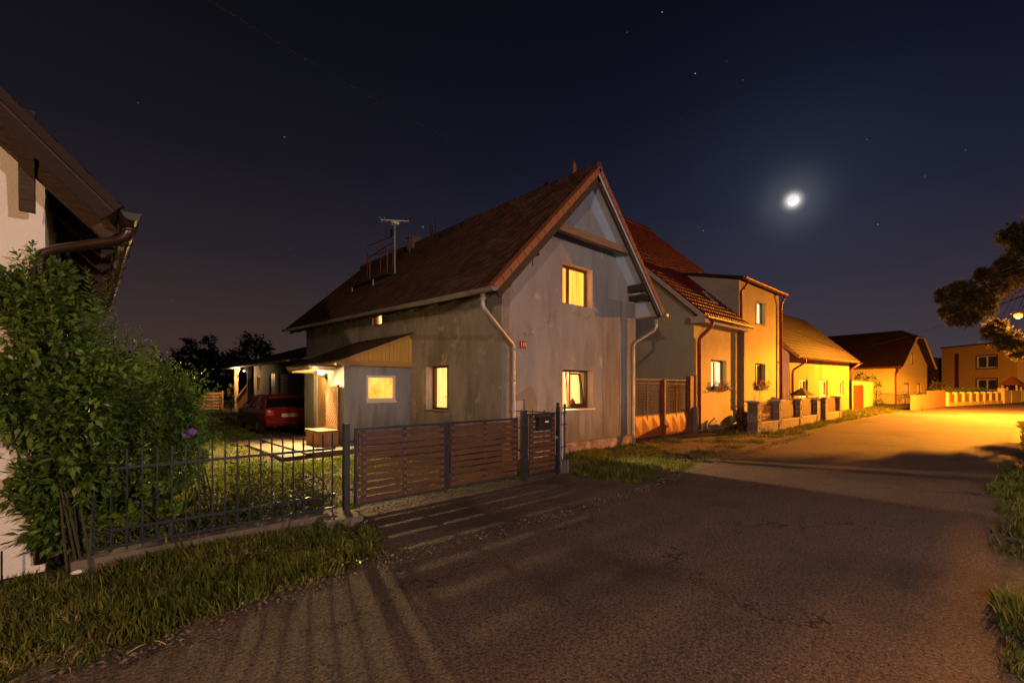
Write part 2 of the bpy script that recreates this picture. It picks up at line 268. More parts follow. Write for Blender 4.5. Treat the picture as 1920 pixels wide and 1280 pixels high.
class MB:
    def __init__(s): s.v = []; s.f = []; s.t = []
    def add(s, vs, fs, tint=.5):
        b = len(s.v); s.v += [tuple(q) for q in vs]; s.f += [tuple(b + i for i in f) for f in fs]; s.t += [tint] * len(vs)
    def hexa(s, c, tint=.5):
        s.add(c, [(0, 3, 2, 1), (4, 5, 6, 7), (0, 1, 5, 4), (1, 2, 6, 5), (2, 3, 7, 6), (3, 0, 4, 7)], tint)
    def box(s, x0, x1, y0, y1, z0, z1, tint=.5):
        s.hexa([(x0, y0, z0), (x1, y0, z0), (x1, y1, z0), (x0, y1, z0), (x0, y0, z1), (x1, y0, z1), (x1, y1, z1), (x0, y1, z1)], tint)
    def pbox(s, P, u0, u1, z0, z1, d0, d1, tint=.5):
        s.hexa([P(u0, z0, d0), P(u1, z0, d0), P(u1, z0, d1), P(u0, z0, d1), P(u0, z1, d0), P(u1, z1, d0), P(u1, z1, d1), P(u0, z1, d1)], tint)
    def beam(s, a, b, wd, ht, up=(0, 0, 1), tint=.5):
        a = Vector(a); b = Vector(b); d = (b - a).normalized(); up = Vector(up)
        sd = d.cross(up); sd = sd.normalized() if sd.length > 1e-4 else Vector((1, 0, 0)); u = sd.cross(d)
        sd *= wd / 2; u *= ht / 2
        s.hexa([a - sd - u, a + sd - u, b + sd - u, b - sd - u, a - sd + u, a + sd + u, b + sd + u, b - sd + u], tint)
    def tube(s, pts, r, n=8, tint=.5, caps=True):
        pts = [Vector(p) for p in pts]; rs = r if isinstance(r, (list, tuple)) else [r] * len(pts)
        ring = []; b0 = len(s.v); ref = None
        for i, p in enumerate(pts):
            d = (pts[min(i + 1, len(pts) - 1)] - pts[max(i - 1, 0)]).normalized()
            if ref is None: ref = Vector((0, 0, 1)) if abs(d.z) < .9 else Vector((1, 0, 0))
            a = d.cross(ref).normalized(); bb = a.cross(d); ref = bb
            for k in range(n):
                an = 2 * math.pi * k / n; s.v.append(tuple(p + (a * math.cos(an) + bb * math.sin(an)) * rs[i])); s.t.append(tint)
        for i in range(len(pts) - 1):
            for k in range(n):
                a = b0 + i * n + k; c = b0 + i * n + (k + 1) % n; s.f.append((a, c, c + n, a + n))
        if caps:
            s.f.append(tuple(b0 + k for k in range(n))[::-1]); s.f.append(tuple(b0 + (len(pts) - 1) * n + k for k in range(n)))
    def gutter(s, a, b, r=.065, n=8, th=.004):
        a = Vector(a); b = Vector(b); d = (b - a).normalized(); sd = d.cross(Vector((0, 0, 1))).normalized(); b0 = len(s.v)
        for p in (a, b):
            for k in range(n + 1):
                an = math.pi * k / n; s.v.append(tuple(p + sd * r * math.cos(an) - Vector((0, 0, 1)) * r * math.sin(an))); s.t.append(.5)
        for k in range(n): s.f.append((b0 + k, b0 + k + 1, b0 + n + 2 + k, b0 + n + 1 + k))
        s.f.append(tuple(b0 + k for k in range(n + 1))); s.f.append(tuple(b0 + n + 1 + k for k in range(n + 1)))
        for q in (sd * r, -sd * r): s.tube([a + q, b + q], .009, 5)
    def sphere(s, c, r, n=10, m=7, sq=(1, 1, 1)):
        vs = []; fs = []
        for i in range(m + 1):
            th = math.pi * i / m
            for k in range(n):
                ph = 2 * math.pi * k / n; vs.append((c[0] + r * sq[0] * math.sin(th) * math.cos(ph), c[1] + r * sq[1] * math.sin(th) * math.sin(ph), c[2] + r * sq[2] * math.cos(th)))
        for i in range(m):
            for k in range(n): fs.append((i * n + k, (i + 1) * n + k, (i + 1) * n + (k + 1) % n, i * n + (k + 1) % n))
        s.add(vs, fs)
    def poly(s, outer, holes, P, depth=0, tint=.5):
        """wall sheet in (u,z) with rectangular holes and reveals of the given depth"""
        hs = [[(a, c), (b, c), (b, d), (a, d)] for a, b, c, d in holes]
        loops = [[Vector((x, y, 0)) for x, y in outer]] + [[Vector((x, y, 0)) for x, y in h] for h in hs]
        flat = [q for l in loops for q in l]; tr = tessellate_polygon(loops)
        s.add([P(q.x, q.y, 0) for q in flat], tr, tint)
    def reveals(s, holes, P, depth):
        for a, b, c, d in holes:
            cs = [(a, c), (b, c), (b, d), (a, d)]
            for i in range(4):
                p, q = cs[i], cs[(i + 1) % 4]
                s.add([P(p[0], p[1], 0), P(q[0], q[1], 0), P(q[0], q[1], depth), P(p[0], p[1], depth)], [(0, 1, 2, 3)])
    def build(s, name, m, parent=None, smooth=False, local=False, autos=False):
        me = bpy.data.meshes.new(name)
        v = s.v
        if parent is not None and not local:
            o = rootloc(parent); v = [(a - o[0], b - o[1], c - o[2]) for a, b, c in v]
        me.from_pydata(v, [], s.f); me.materials.append(M[m] if isinstance(m, str) else m)
        at = me.attributes.new('tint', 'FLOAT', 'POINT'); at.data.foreach_set('value', s.t)
        if smooth: me.polygons.foreach_set('use_smooth', [True] * len(me.polygons))
        me.update()
        o = bpy.data.objects.new(name, me); COL.objects.link(o)
        if parent is not None: o.parent = parent
        return o

def np_mesh(name, verts, faces, m, tint=None, parent=None, smooth=False):
    """verts (N,3) faces (M,k) numpy"""
    me = bpy.data.meshes.new(name); v = np.asarray(verts, dtype=np.float32)
    if parent is not None: v = v - np.array(rootloc(parent), dtype=np.float32)
    k = faces.shape[1]
    me.vertices.add(len(v)); me.vertices.foreach_set('co', v.ravel())
    me.loops.add(faces.size); me.loops.foreach_set('vertex_index', faces.ravel().astype(np.int32))
    me.polygons.add(len(faces)); me.polygons.foreach_set('loop_start', np.arange(0, faces.size, k, dtype=np.int32))
    me.materials.append(M[m]); me.update(calc_edges=True)
    at = me.attributes.new('tint', 'FLOAT', 'POINT'); at.data.foreach_set('value', (tint if tint is not None else np.full(len(v), .5)).astype(np.float32))
    if smooth: me.polygons.foreach_set('use_smooth', np.ones(len(faces), dtype=bool))
    me.validate()
    o = bpy.data.objects.new(name, me); COL.objects.link(o)
    if parent is not None: o.parent = parent
    return o

def tag(o, label, cat, group=None):
    o['label'] = label; o['category'] = cat
    if group: o['group'] = group
    return o
def thing(name, label, cat, loc=(0, 0, 0), rz=0, group=None):
    o = bpy.data.objects.new(name, None); COL.objects.link(o); o.location = loc; o.rotation_euler = (0, 0, rz); o.empty_display_size = .2
    return tag(o, label, cat, group)
def solo(name, mb, m, label, cat, group=None, loc=None, smooth=False):
    """a thing that is one mesh, its origin at its base"""
    a = np.array(mb.v); c = loc or (float((a[:, 0].min() + a[:, 0].max()) / 2), float((a[:, 1].min() + a[:, 1].max()) / 2), float(a[:, 2].min()))
    mb.v = [(x - c[0], y - c[1], z - c[2]) for x, y, z in mb.v]
    o = mb.build(name, m, smooth=smooth); o.location = c
    return tag(o, label, cat, group)
def struct(name, mb, m):
    o = mb.build(name, m); o['kind'] = 'structure'; return o

def vnoise(x, y, seed=0, s=1.):
    x = np.asarray(x) * s; y = np.asarray(y) * s; xi = np.floor(x).astype(np.int64); yi = np.floor(y).astype(np.int64); fx = x - xi; fy = y - yi
    fx = fx * fx * (3 - 2 * fx); fy = fy * fy * (3 - 2 * fy)
    def h(a, b):
        n = (a * 374761393 + b * 668265263 + seed * 1442695041) & 0xffffffff; n = ((n ^ (n >> 13)) * 1274126177) & 0xffffffff
        return ((n ^ (n >> 16)) & 0xffff) / 65535.
    return (h(xi, yi) * (1 - fx) + h(xi + 1, yi) * fx) * (1 - fy) + (h(xi, yi + 1) * (1 - fx) + h(xi + 1, yi + 1) * fx) * fy
def gz(X, Y):
    """ground height: the yard rises gently behind the fence"""
    X = np.asarray(X, dtype=float); Y = np.asarray(Y, dtype=float)
    sm = lambda a, b, v: (lambda t: t * t * (3 - 2 * t))(np.clip((v - a) / (b - a), 0, 1))
    return (.12 * sm(6.5, 13, Y) + .24 * sm(14, 28, Y)) * (1 - sm(18, 26, X))
def gzf(x, y): return float(gz(x, y))

# ------------------------------------------------------------------ setting: ground, road
def ground_grid():
    xs = np.concatenate([[-900, -300, -120, -60, -30], np.arange(-16, 60, .5), [62, 66, 72, 80, 95, 130, 200, 400, 900]])
    ys = np.concatenate([[-900, -300, -100, -50, -25], np.arange(-12, 42, .5), [46, 52, 60, 80, 120, 200, 400, 900]])
    X, Y = np.meshgrid(xs, ys, indexing='ij')
    near = ((X > -14) & (X < 58) & (Y > -10) & (Y < 40)); bumps = (vnoise(X, Y, 3, .9) - .5) * .035 * near
    road = ((Y > -.35) & (Y < 4.9)) | (X > 36)
    Z = gz(X, Y) + np.where(road, -.006, bumps - .022)
    nx, ny = X.shape; idx = np.arange(nx * ny).reshape(nx, ny)
    f = np.stack([idx[:-1, :-1], idx[1:, :-1], idx[1:, 1:], idx[:-1, 1:]], -1).reshape(-1, 4)
    o = np_mesh('ground', np.stack([X, Y, Z], -1).reshape(-1, 3), f, 'soil', smooth=True); o['kind'] = 'structure'
ground_grid()

def ragged(pts, step=.25, amp=.06, seed=0):
    out = []
    rr = random.Random(seed)
    for i in range(len(pts)):
        a, b = pts[i], pts[(i + 1) % len(pts)]; L_ = math.dist(a[:2], b[:2]); am = amp if len(a) < 3 else a[2]
        n = max(1, int(L_ / step)); dx, dy = (b[0] - a[0]) / L_, (b[1] - a[1]) / L_
        for k in range(n):
            t = k / n; q = rr.uniform(-am, am) if am else 0
            out.append((a[0] + (b[0] - a[0]) * t - dy * q, a[1] + (b[1] - a[1]) * t + dx * q))
    return out
def sheet(name, pts, z, m, zf=None):
    mb = MB(); tr = tessellate_polygon([[Vector((x, y, 0)) for x, y in pts]])
    mb.add([(x, y, z + (zf(x, y) if zf else 0)) for x, y in pts], tr); return struct(name, mb, m)
road_pts = [(-14, 3.7), (-2, 3.75), (0, 3.9), (2, 4.2), (5.8, 4.12), (7.3, 4.25), (8.3, 4.35), (12.5, 4.6), (25, 5.15), (33, 5.1), (40, 4.75), (44.5, 4.5), (56, 3.1, 0), (71, -1.2, 0), (150, -22, 0), (150, -60, 0), (60, -60, 0), (48, -14, 0), (43, -3.0), (34, -.5), (23, -.15), (11, .08), (6.5, 0), (2, -.15), (-14, -.3)]
sheet('road', ragged(road_pts), .004, 'asphalt')
sheet('driveway', ragged([(2.05, 4.0), (5.9, 4.05), (7.15, 4.3, .04), (7.1, 6.3, .02), (2.55, 6.3, .02), (2.5, 5.5)], amp=.03, seed=4), .010, 'drive')
sheet('dirt_track', ragged([(10.5, 4.4), (19, 4.7), (18.2, 6.2), (17.2, 7.2), (17.2, 8.4), (12.7, 8.4), (12.6, 7.4), (11.6, 6.6), (11.3, 5.6)], amp=.18, seed=8), .007, 'dirt')
mbp = MB()
for (x0, x1, y0, y1) in ((3.75, 4.88, 11.1, 15.0), (4.9, 6.8, 10.9, 11.75), (3.2, 3.72, 11.0, 14.2)):
    mbp.box(x0, x1, y0, y1, 0.0, .20 + (x1 - 5) * .004 if x0 > 3.5 else .165)
struct('porch_paving', mbp, 'paving')
sheet('gravel_path', ragged([(3.0, 14.2), (4.4, 14.9), (6.8, 14.9), (6.8, 16), (3.2, 16.0)], amp=.1, seed=3), .02, 'gravel', gzf)

# ------------------------------------------------------------------ grass (uncountable)
def grass(name, boxes, n, h, m, keep=None, wdt=.0045, seed=1, zoff=0, cov=.05, cs=2.6):
    rg = np.random.default_rng(seed); ar = np.array([(b[1] - b[0]) * (b[3] - b[2]) * (b[4] if len(b) > 4 else 1) for b in boxes]); cnt = (n * ar / ar.sum()).astype(int)
    X = np.concatenate([rg.uniform(b[0], b[1], c) for b, c in zip(boxes, cnt)]); Y = np.concatenate([rg.uniform(b[2], b[3], c) for b, c in zip(boxes, cnt)])
    cl = vnoise(X, Y, seed, 5.) * .5 + vnoise(X, Y, seed + 5, 1.3) * .5
    k = rg.uniform(0, 1, len(X)) < np.clip((cl - .25) * cs, cov, 1)
    if keep is not None: k &= keep(X, Y)
    X, Y, cl = X[k], Y[k], cl[k]; n = len(X)
    hh = h * (.35 + .95 * cl) * rg.uniform(.5, 1.35, n); an = rg.uniform(0, 2 * np.pi, n); ln = rg.uniform(.05, .75, n) * hh; la = vnoise(X, Y, seed + 9, 1.2) * 5 + rg.normal(0, 1.5, n); long_ = rg.uniform(0, 1, n) > .985; hh = np.where(long_, hh * 2.1, hh)
    wd = wdt * rg.uniform(.6, 1.5, n) * np.clip(1 + np.hypot(X, Y) * .05, 1, 3); Z = gz(X, Y) - .03 + zoff
    dx, dy = np.cos(an) * wd, np.sin(an) * wd; lx, ly = np.cos(la) * ln, np.sin(la) * ln
    v = np.empty((n, 5, 3)); v[:, 0] = np.stack([X - dx, Y - dy, Z], -1); v[:, 1] = np.stack([X + dx, Y + dy, Z], -1)
    v[:, 2] = np.stack([X + dx * .7 + lx * .35, Y + dy * .7 + ly * .35, Z + hh * .6], -1); v[:, 3] = np.stack([X + lx, Y + ly, Z + hh], -1); v[:, 4] = np.stack([X - dx * .7 + lx * .35, Y - dy * .7 + ly * .35, Z + hh * .6], -1)
    f = (np.arange(n)[:, None] * 5 + np.array([0, 1, 2, 3, 4])[None]); tn = np.repeat(np.clip(rg.normal(.5, .2, n) + (cl - .5) * .6, 0, 1), 5)
    o = np_mesh(name, v.reshape(-1, 3), f, m, tint=tn); o['kind'] = 'stuff'; return o
def redge(X):  # left edge of the asphalt
    return np.interp(X, [-14, -2, 0, 2, 5.8, 7.3, 8.3, 12.5, 25, 33, 40, 44.5], [3.7, 3.75, 3.9, 4.2, 4.12, 4.25, 4.35, 4.6, 5.15, 5.1, 4.75, 4.5])
g1o = grass('verge_grass', [(-4, 2.62, 3.7, 6.05)], 90000, .095, 'grass', cs=2.0, keep=lambda X, Y: (Y > redge(X) + .03 + .10 * vnoise(X, Y, 2, 3.)) & ((X < 2.1) | (Y > 4.35 + (X - 2.1) * 1.4) | (X < 2.45)) & ((X < 2.35) | (Y < 5.3)) & ~((X < -.3) & (Y > 6.15)), seed=2)
g1o['label'] = 'rough dark grass verge in front of the iron fence'
# broad leaved weeds, dead blades and small stones mixed into the verge
rg_ = np.random.default_rng(66); PV = []
def weeds(name, n, box, size, m, cond, seed, label, flat=.25, asp_=.45):
    rg = np.random.default_rng(seed); X = rg.uniform(box[0], box[1], n); Y = rg.uniform(box[2], box[3], n); k = cond(X, Y); X, Y = X[k], Y[k]; n = len(X); K = 7; a = rg.uniform(0, 6.283, (n, K)); L_ = size * rg.uniform(.5, 1.4, (n, 1)) * rg.uniform(.7, 1.2, (n, K)); e = flat * rg.uniform(.3, 2.5, (n, K))
    D = np.stack([np.cos(a), np.sin(a), e], -1); D /= np.linalg.norm(D, axis=-1, keepdims=True); B = np.stack([X, Y, np.full(n, .0)], -1)[:, None, :] + D * .01; S = np.stack([-np.sin(a), np.cos(a), 0 * a], -1); Ln = L_[..., None]; W_ = Ln * asp_ * .5
    V = np.stack([B, B + D * Ln * .55 + S * W_, B + D * Ln + np.array([0, 0, -.25]) * Ln, B + D * Ln * .55 - S * W_], 2).reshape(-1, 3); nn = n * K; F_ = np.arange(nn)[:, None] * 4 + np.array([[0, 1, 2, 3]]); t = np.repeat(rg.uniform(0, 1, nn), 4)
    V[:, 2] = np.maximum(V[:, 2], .008); o = np_mesh(name, V, F_, m, tint=t); o['kind'] = 'stuff'; o['label'] = label
weeds('verge_weeds', 420, (-3, 2.6, 3.95, 6.0), .085, 'leaf', lambda X, Y: (Y > redge(X) + .12) & (vnoise(X, Y, 40, 1.5) > .45) & ~((X > 2.1) & (Y < 4.6)), 41, 'low broad leaved weeds scattered through the grass verge')
weeds('dead_grass', 900, (-3, 2.5, 3.8, 6.0), .10, 'straw', lambda X, Y: (Y > redge(X) + .02) & (vnoise(X, Y, 44, 2.) > .5), 43, 'dry blades lying in the grass verge', .35, .05)
def pebbles(name, n, fx, fy, seed, smin=.006, smax=.022, label=''):
    rg = np.random.default_rng(seed); X = fx(rg, n); Y = fy(rg, X, n); r = smin + (smax - smin) * rg.uniform(0, 1, n) ** 3; base = np.array([(1, 0, 0), (-1, 0, 0), (0, 1, 0), (0, -1, 0), (0, 0, 1), (0, 0, -1)], float)
    V = (base[None] * rg.uniform(.6, 1.3, (n, 6, 1)) * r[:, None, None] * np.array([1.2, 1, .6]) + np.stack([X, Y, .012 + r * .3], -1)[:, None]).reshape(-1, 3); tri = np.array([(0, 2, 4), (2, 1, 4), (1, 3, 4), (3, 0, 4), (2, 0, 5), (1, 2, 5), (3, 1, 5), (0, 3, 5)]); F_ = (np.arange(n)[:, None, None] * 6 + tri[None]).reshape(-1, 3)
    o = np_mesh(name, V, F_, 'pebble', tint=np.repeat(rg.uniform(0, 1, n), 6)); o['kind'] = 'stuff'; o['label'] = label
pebbles('road_grit', 2600, lambda g, n: g.uniform(-2, 20, n), lambda g, X, n: redge(X) + g.normal(-.02, .09, n), 50, label='grit and small stones along the left edge of the asphalt')
pebbles('gate_grit', 1500, lambda g, n: g.uniform(2.5, 7.1, n), lambda g, X, n: 6.22 - np.abs(g.normal(0, .22, n)), 51, .004, .014, 'grit and crumbs at the foot of the driveway gate')
g2o = grass('lawn_grass', [(-.2, 6.8, 6.35, 11, 1.6), (-.2, 4.6, 11, 20, .7), (-6, 6, 20, 33, .3), (-6, -.2, 14, 33, .1)], 130000, .055, 'lawn', cov=.6, keep=lambda X, Y: ~((X > 3.15) & (Y > 10.8) & (Y < 16.2)) & ~((X > 4.25) & (X < 5.95) & (Y > 16.6) & (Y < 20.9)), seed=5, wdt=.008)
g3o = grass('roadside_grass', [(7.0, 17.5, 4.2, 7.75, 1.5), (17.5, 44, 4.8, 8.0, .5), (19, 32, 6.8, 8.1, .2)], 75000, .10, 'grass',
            keep=lambda X, Y: (Y > redge(X) + .12 + .35 * vnoise(X, Y, 2, 1.)) & ~((X < 7.35) & (Y > 5.9)) & ~((X > 12.2) & (X < 17.4) & (vnoise(X, Y, 12, 1.1) + vnoise(X, Y, 13, 3.) * .4 < .85)), seed=9)
g4o = grass('road_edge_grass', [(3.0, 12, -1.2, .35, 2.6), (12, 34, -4.5, .1, .8)], 80000, .12, 'grass', keep=lambda X, Y: (Y < np.where(X < 15, .10, -.45) + .30 * (vnoise(X, Y, 31, .9) - .5) - np.where((X > 5.6) & (X < 6.9), .35, 0)), seed=14)
g5o = grass('far_grass', [(44, 60, 5.0, 12, 1)], 6000, .12, 'grass', keep=lambda X, Y: Y > 4.7 + (X - 44.9) * .37, seed=15, wdt=.014)

# ------------------------------------------------------------------ roofs
def tile_field(P00, P10, P01, P11, ncol, nrow, amp=.03, step=.022, prof='wave', seed=0):
    """P00->P10 along the eave, P00->P01 up the slope; returns verts, faces, tint"""
    rg = np.random.default_rng(seed); A, B, Cc, D = map(np.array, (P00, P10, P01, P11))
    nrm = np.cross(B - A, Cc - A); nrm = nrm / np.linalg.norm(nrm)
    if nrm[2] < 0: nrm = -nrm
    S = 5; cu = ncol * S
    tint = rg.uniform(0, 1, (nrow, ncol)); lift = rg.uniform(0, .008, (nrow, ncol))
    # separate tile per cell: (S+1) x 2 verts
    k = np.arange(S + 1) / S
    if prof == 'wave': hp = amp * (np.sin(2 * np.pi * k - .6) * .5 + .5)
    else: hp = amp * np.array([0, .35, .35, .35, .35, 0]) + 0
    c, r, kk, e = np.meshgrid(np.arange(ncol), np.arange(nrow), np.arange(S + 1), np.arange(2), indexing='ij')
    off = (r % 2) * .5 if prof != 'wave' else 0
    u = np.clip((c + k[kk] * (.985 if prof == 'wave' else .96) + off) / ncol, 0, 1); vv = np.clip((r + e * 1.12) / nrow, 0, 1)
    h = hp[kk] + np.where(e == 0, step + lift[r, c], .0)
    P = (A[None] * ((1 - u) * (1 - vv))[..., None] + B * (u * (1 - vv))[..., None] + Cc * ((1 - u) * vv)[..., None] + D * (u * vv)[..., None]) + nrm * h[..., None]
    n0 = P.reshape(-1, 3); idx = np.arange(len(n0)).reshape(c.shape)
    f1 = np.stack([idx[:, :, :-1, 0], idx[:, :, 1:, 0], idx[:, :, 1:, 1], idx[:, :, :-1, 1]], -1).reshape(-1, 4)
    # front lip
    low = (P[:, :, :, 0] - nrm * (step + .012)).reshape(-1, 3); li = np.arange(len(low)).reshape(ncol, nrow, S + 1) + len(n0)
    f2 = np.stack([li[:, :, :-1], li[:, :, 1:], idx[:, :, 1:, 0], idx[:, :, :-1, 0]], -1).reshape(-1, 4)
    t = np.concatenate([tint[r, c].reshape(-1), tint[r[..., 0], c[..., 0]].reshape(-1)])
    return np.concatenate([n0, low]), np.concatenate([f1, f2]), t
def tiled_roof(parent, slopes, m, name='roof'):
    V, F_, T = [], [], []; b = 0
    for s_ in slopes:
        v, f, t = tile_field(*s_); V.append(v); F_.append(f + b); T.append(t); b += len(v)
    return np_mesh(name, np.concatenate(V), np.concatenate(F_), m, tint=np.concatenate(T), parent=parent)
def slab(mb, A, B, Cc, D, th=.1):
    """roof deck under the tiles; corners in order around"""
    n = (Vector(B) - Vector(A)).cross(Vector(D) - Vector(A)).normalized()
    if n.z < 0: n = -n
    lo = [Vector(q) - n * th for q in (A, B, Cc, D)]; hi = [Vector(q) - n * .012 for q in (A, B, Cc, D)]
    mb.hexa(lo + hi)
def ridge_caps(parent, a, b, r=.11, n=30, m='roof_old'):
    a = Vector(a); b = Vector(b); mb = MB()
    for i in range(n):
        p = a.lerp(b, i / n); q = a.lerp(b, (i + 1.12) / n); mb.tube([p, q], [r * 1.12, r * .93], 9, tint=random.random())
    return mb.build('ridge', m, parent)

# ------------------------------------------------------------------ windows
def wall_Y(Y):   # wall facing the road, u = X
    return lambda u, z, d: (u, Y + d, z)
def wall_X(X):   # wall facing left, u = Y
    return lambda u, z, d: (X + d, u, z)
def curtain(parent, P, u0, u1, z0, z1, d, m, folds=9, amp=.025, name='curtain'):
    mb = MB(); n = folds * 6
    ph = random.random() * 6
    for i in range(n + 1):
        u = u0 + (u1 - u0) * i / n; dd = d + amp * math.sin(i * 2 * math.pi / 6 + ph) * (.6 + .4 * math.sin(i * .37))
        mb.v += [P(u, z0, dd), P(u, z1, dd * .6 + d * .4)]; mb.t += [.5, .5]
        if i: b = 2 * i; mb.f.append((b - 2, b, b + 1, b - 1))
    return mb.build(name, m, parent, smooth=True)
def window(parent, P, hole, depth=.2, fm='window_brown', back='lit_amber', mull=(.4,), bar=.055, glass=True, sill=None, local=False, folds=9, back_name='curtain'):
    a, b, c, d = hole; mb = MB(); f0, f1 = depth - .06, depth
    mb.pbox(P, a, a + bar, c, d, f0, f1); mb.pbox(P, b - bar, b, c, d, f0, f1)
    mb.pbox(P, a + bar, b - bar, c, c + bar * 1.1, f0, f1); mb.pbox(P, a + bar, b - bar, d - bar, d, f0, f1)
    ed = [a + bar]
    for q in mull:
        x = a + (b - a) * q; mb.pbox(P, x - bar * .6, x + bar * .6, c + bar * 1.1, d - bar, f0 - .004, f1 - .004); ed += [x - bar * .6, x + bar * .6]
    ed.append(b - bar)
    wn = mb.build('window', fm, parent, local=local)
    if glass:
        g = MB()
        for i in range(0, len(ed), 2): g.pbox(P, ed[i], ed[i + 1], c + bar * 1.1, d - bar, f0 + .025, f0 + .031)
        g.build('pane', 'glass', wn, local=local)
    if back in ('lit_amber', 'lit_cream', 'lit_white', 'net_curtain'):
        mbn = curtain
        if local:
            q = MB(); n = folds * 6
            for i in range(n + 1):
                u = a + (b - a) * i / n; q.v += [P(u, c, depth + .05 + .02 * math.sin(i)), P(u, d, depth + .05 + .02 * math.sin(i))]; q.t += [.5, .5]
                if i: k = 2 * i; q.f.append((k - 2, k, k + 1, k - 1))
            q.build('curtain', back, wn, local=True)
        else: curtain(wn, P, a - .02, b + .02, c - .02, d + .02, depth + .07, back, folds)
    elif back:
        q = MB(); q.pbox(P, a - .02, b + .02, c - .02, d + .02, depth + .04, depth + .06); q.build('curtain' if back.startswith('lit') else 'pane', back, wn, local=local)
    if sill:
        s_ = MB(); s_.pbox(P, a - .03, b + .03, c - .035, c - .003, -.05, depth - .062); s_.build('sill', sill, wn, local=local)
    return wn

# ------------------------------------------------------------------ grey house (main)
AX0, AX1, AY, AYB = 6.88, 12.42, 7.74, 20.4
hA = thing('gable_house', 'weathered grey plastered gable house with lit windows and old tiled roof behind the slatted gate', 'house', (AX0, AY, 0))
PY, PX = wall_Y(AY), wall_X(AX0)
def yhole(p0, p1, t, b, Y):
    x0 = onY(p0, t, Y)[0]; x1 = onY(p1, t, Y)[0]; m_ = (p0 + p1) / 2; return (x0, x1, onY(m_, b, Y)[2], onY(m_, t, Y)[2])
h_up = (8.98, 10.24, 3.92, 4.98); h_lo = (8.98, 10.27, 1.16, 2.20)
x_niche = (7.30, 7.62, .85, 1.44)
mb = MB()
zl, zr, za = 4.38, 4.42, 7.16
mb.poly([(AX0, .29), (AX1, .29), (AX1, zr), (9.70, za), (AX0, zl)], [h_up, h_lo, x_niche], PY)
mb.reveals([x_niche], PY, .10)
for z_, xs in ((.29, (AX0, AX1)),): mb.add([PY(xs[0], z_, 0), PY(xs[1], z_, 0), PY(xs[1], z_, .05), PY(xs[0], z_, .05)], [(0, 1, 2, 3)])
mb.build('front_wall', 'plaster_front', hA)
for h_ in (h_up, h_lo): mb = MB(); mb.reveals([h_], PY, .30); mb.build('window_reveal', 'reveal', hA)
h_side = (9.84, 10.92, 1.12, 2.33); h_small = (13.52, 14.2, 3.76, 4.12)
mb = MB()
mb.poly([(AY, 0), (AYB, 0), (AYB, 4.5), (AY, 4.36)], [h_side, h_small], PX); mb.reveals([h_side, h_small], PX, .32)
mb.build('side_wall', 'plaster_side', hA)
mb = MB()
mb.add([(AX1, AY, .29), (AX1, AYB, .29), (AX1, AYB, 4.5), (AX1, AY, zr)], [(0, 1, 2, 3)])
mb.add([(AX0, AYB, 0), (AX1, AYB, 0), (AX1, AYB, 4.5), (9.7, AYB, 7.2), (AX0, AYB, 4.5)], [(0, 1, 2, 3, 4)])
mb.build('rear_wall', 'plaster_side', hA)
mb = MB(); mb.box(AX0 + .03, AX1 - .03, AY + .035, AYB - .1, -.1, .30); mb.build('plinth', 'plinth', hA)
rz2 = random.Random(5)
def ragged_strip(x0, x1, z0, z1, y, jl, jr):
    L_ = [(x0 + rz2.uniform(-jl, jl), z0 + (z1 - z0) * k / 40) for k in range(41)]; R_ = [(x1 + rz2.uniform(-jr, jr), z0 + (z1 - z0) * k / 40) for k in range(40, -1, -1)]
    return L_ + R_
mb = MB(); mb.poly(ragged_strip(10.72, 12.40, .30, 4.30, 0, .035, .0), [], lambda u, z, d: (u, AY - .004, z)); mb.build('darker_plaster', 'plaster_dark', hA)
mb = MB(); mb.poly(ragged_strip(6.90, 7.12, .30, 4.2, 0, .0, .02), [], lambda u, z, d: (u, AY - .003, z)); mb.build('corner_plaster', 'patch', hA)
# repaired plaster patch round the meter niche and the niche door
mb = MB(); pts = [(7.24, .8), (8.02, .8), (8.03, 1.35), (7.96, 1.62), (7.80, 1.78), (7.66, 1.72), (7.45, 1.62), (7.26, 1.5)]
mb.poly(pts, [(7.30, 7.62, .85, 1.44)], lambda u, z, d: (u, AY - .004, z)); mb.build('plaster_patch', 'patch', hA)
mb = MB(); mb.box(x_niche[0] + .01, x_niche[1] - .01, AY + .06, AY + .09, x_niche[2] + .01, x_niche[3] - .01); mb.build('meter_cupboard', 'niche', hA)
# windows
wu = window(hA, PY, h_up, .26, 'window_brown', 'lit_amber', (.36,), .06, folds=8)
ws = window(hA, PX, h_side, .30, 'window_brown', 'lit_cream', (.34,), .06, sill='concrete')
mb = MB(); mb.pbox(PX, h_side[0] + .06, h_side[0] + .66, 1.47, 1.49, .335, .345); mb.pbox(PX, h_side[0] + .10, h_side[0] + .22, 1.49, 1.60, .335, .345); mb.pbox(PX, h_side[0] + .44, h_side[0] + .50, 1.49, 1.56, .335, .345); mb.build('shelf', 'window_brown', ws)
mb = MB(); mb.pbox(PX, h_side[0] + .50, h_side[0] + .52, 1.2, 2.26, .325, .333); mb.build('frame_bar', 'window_white', ws)
wsm = window(hA, PX, h_small, .16, 'window_brown', 'lit_cream', (), .04)
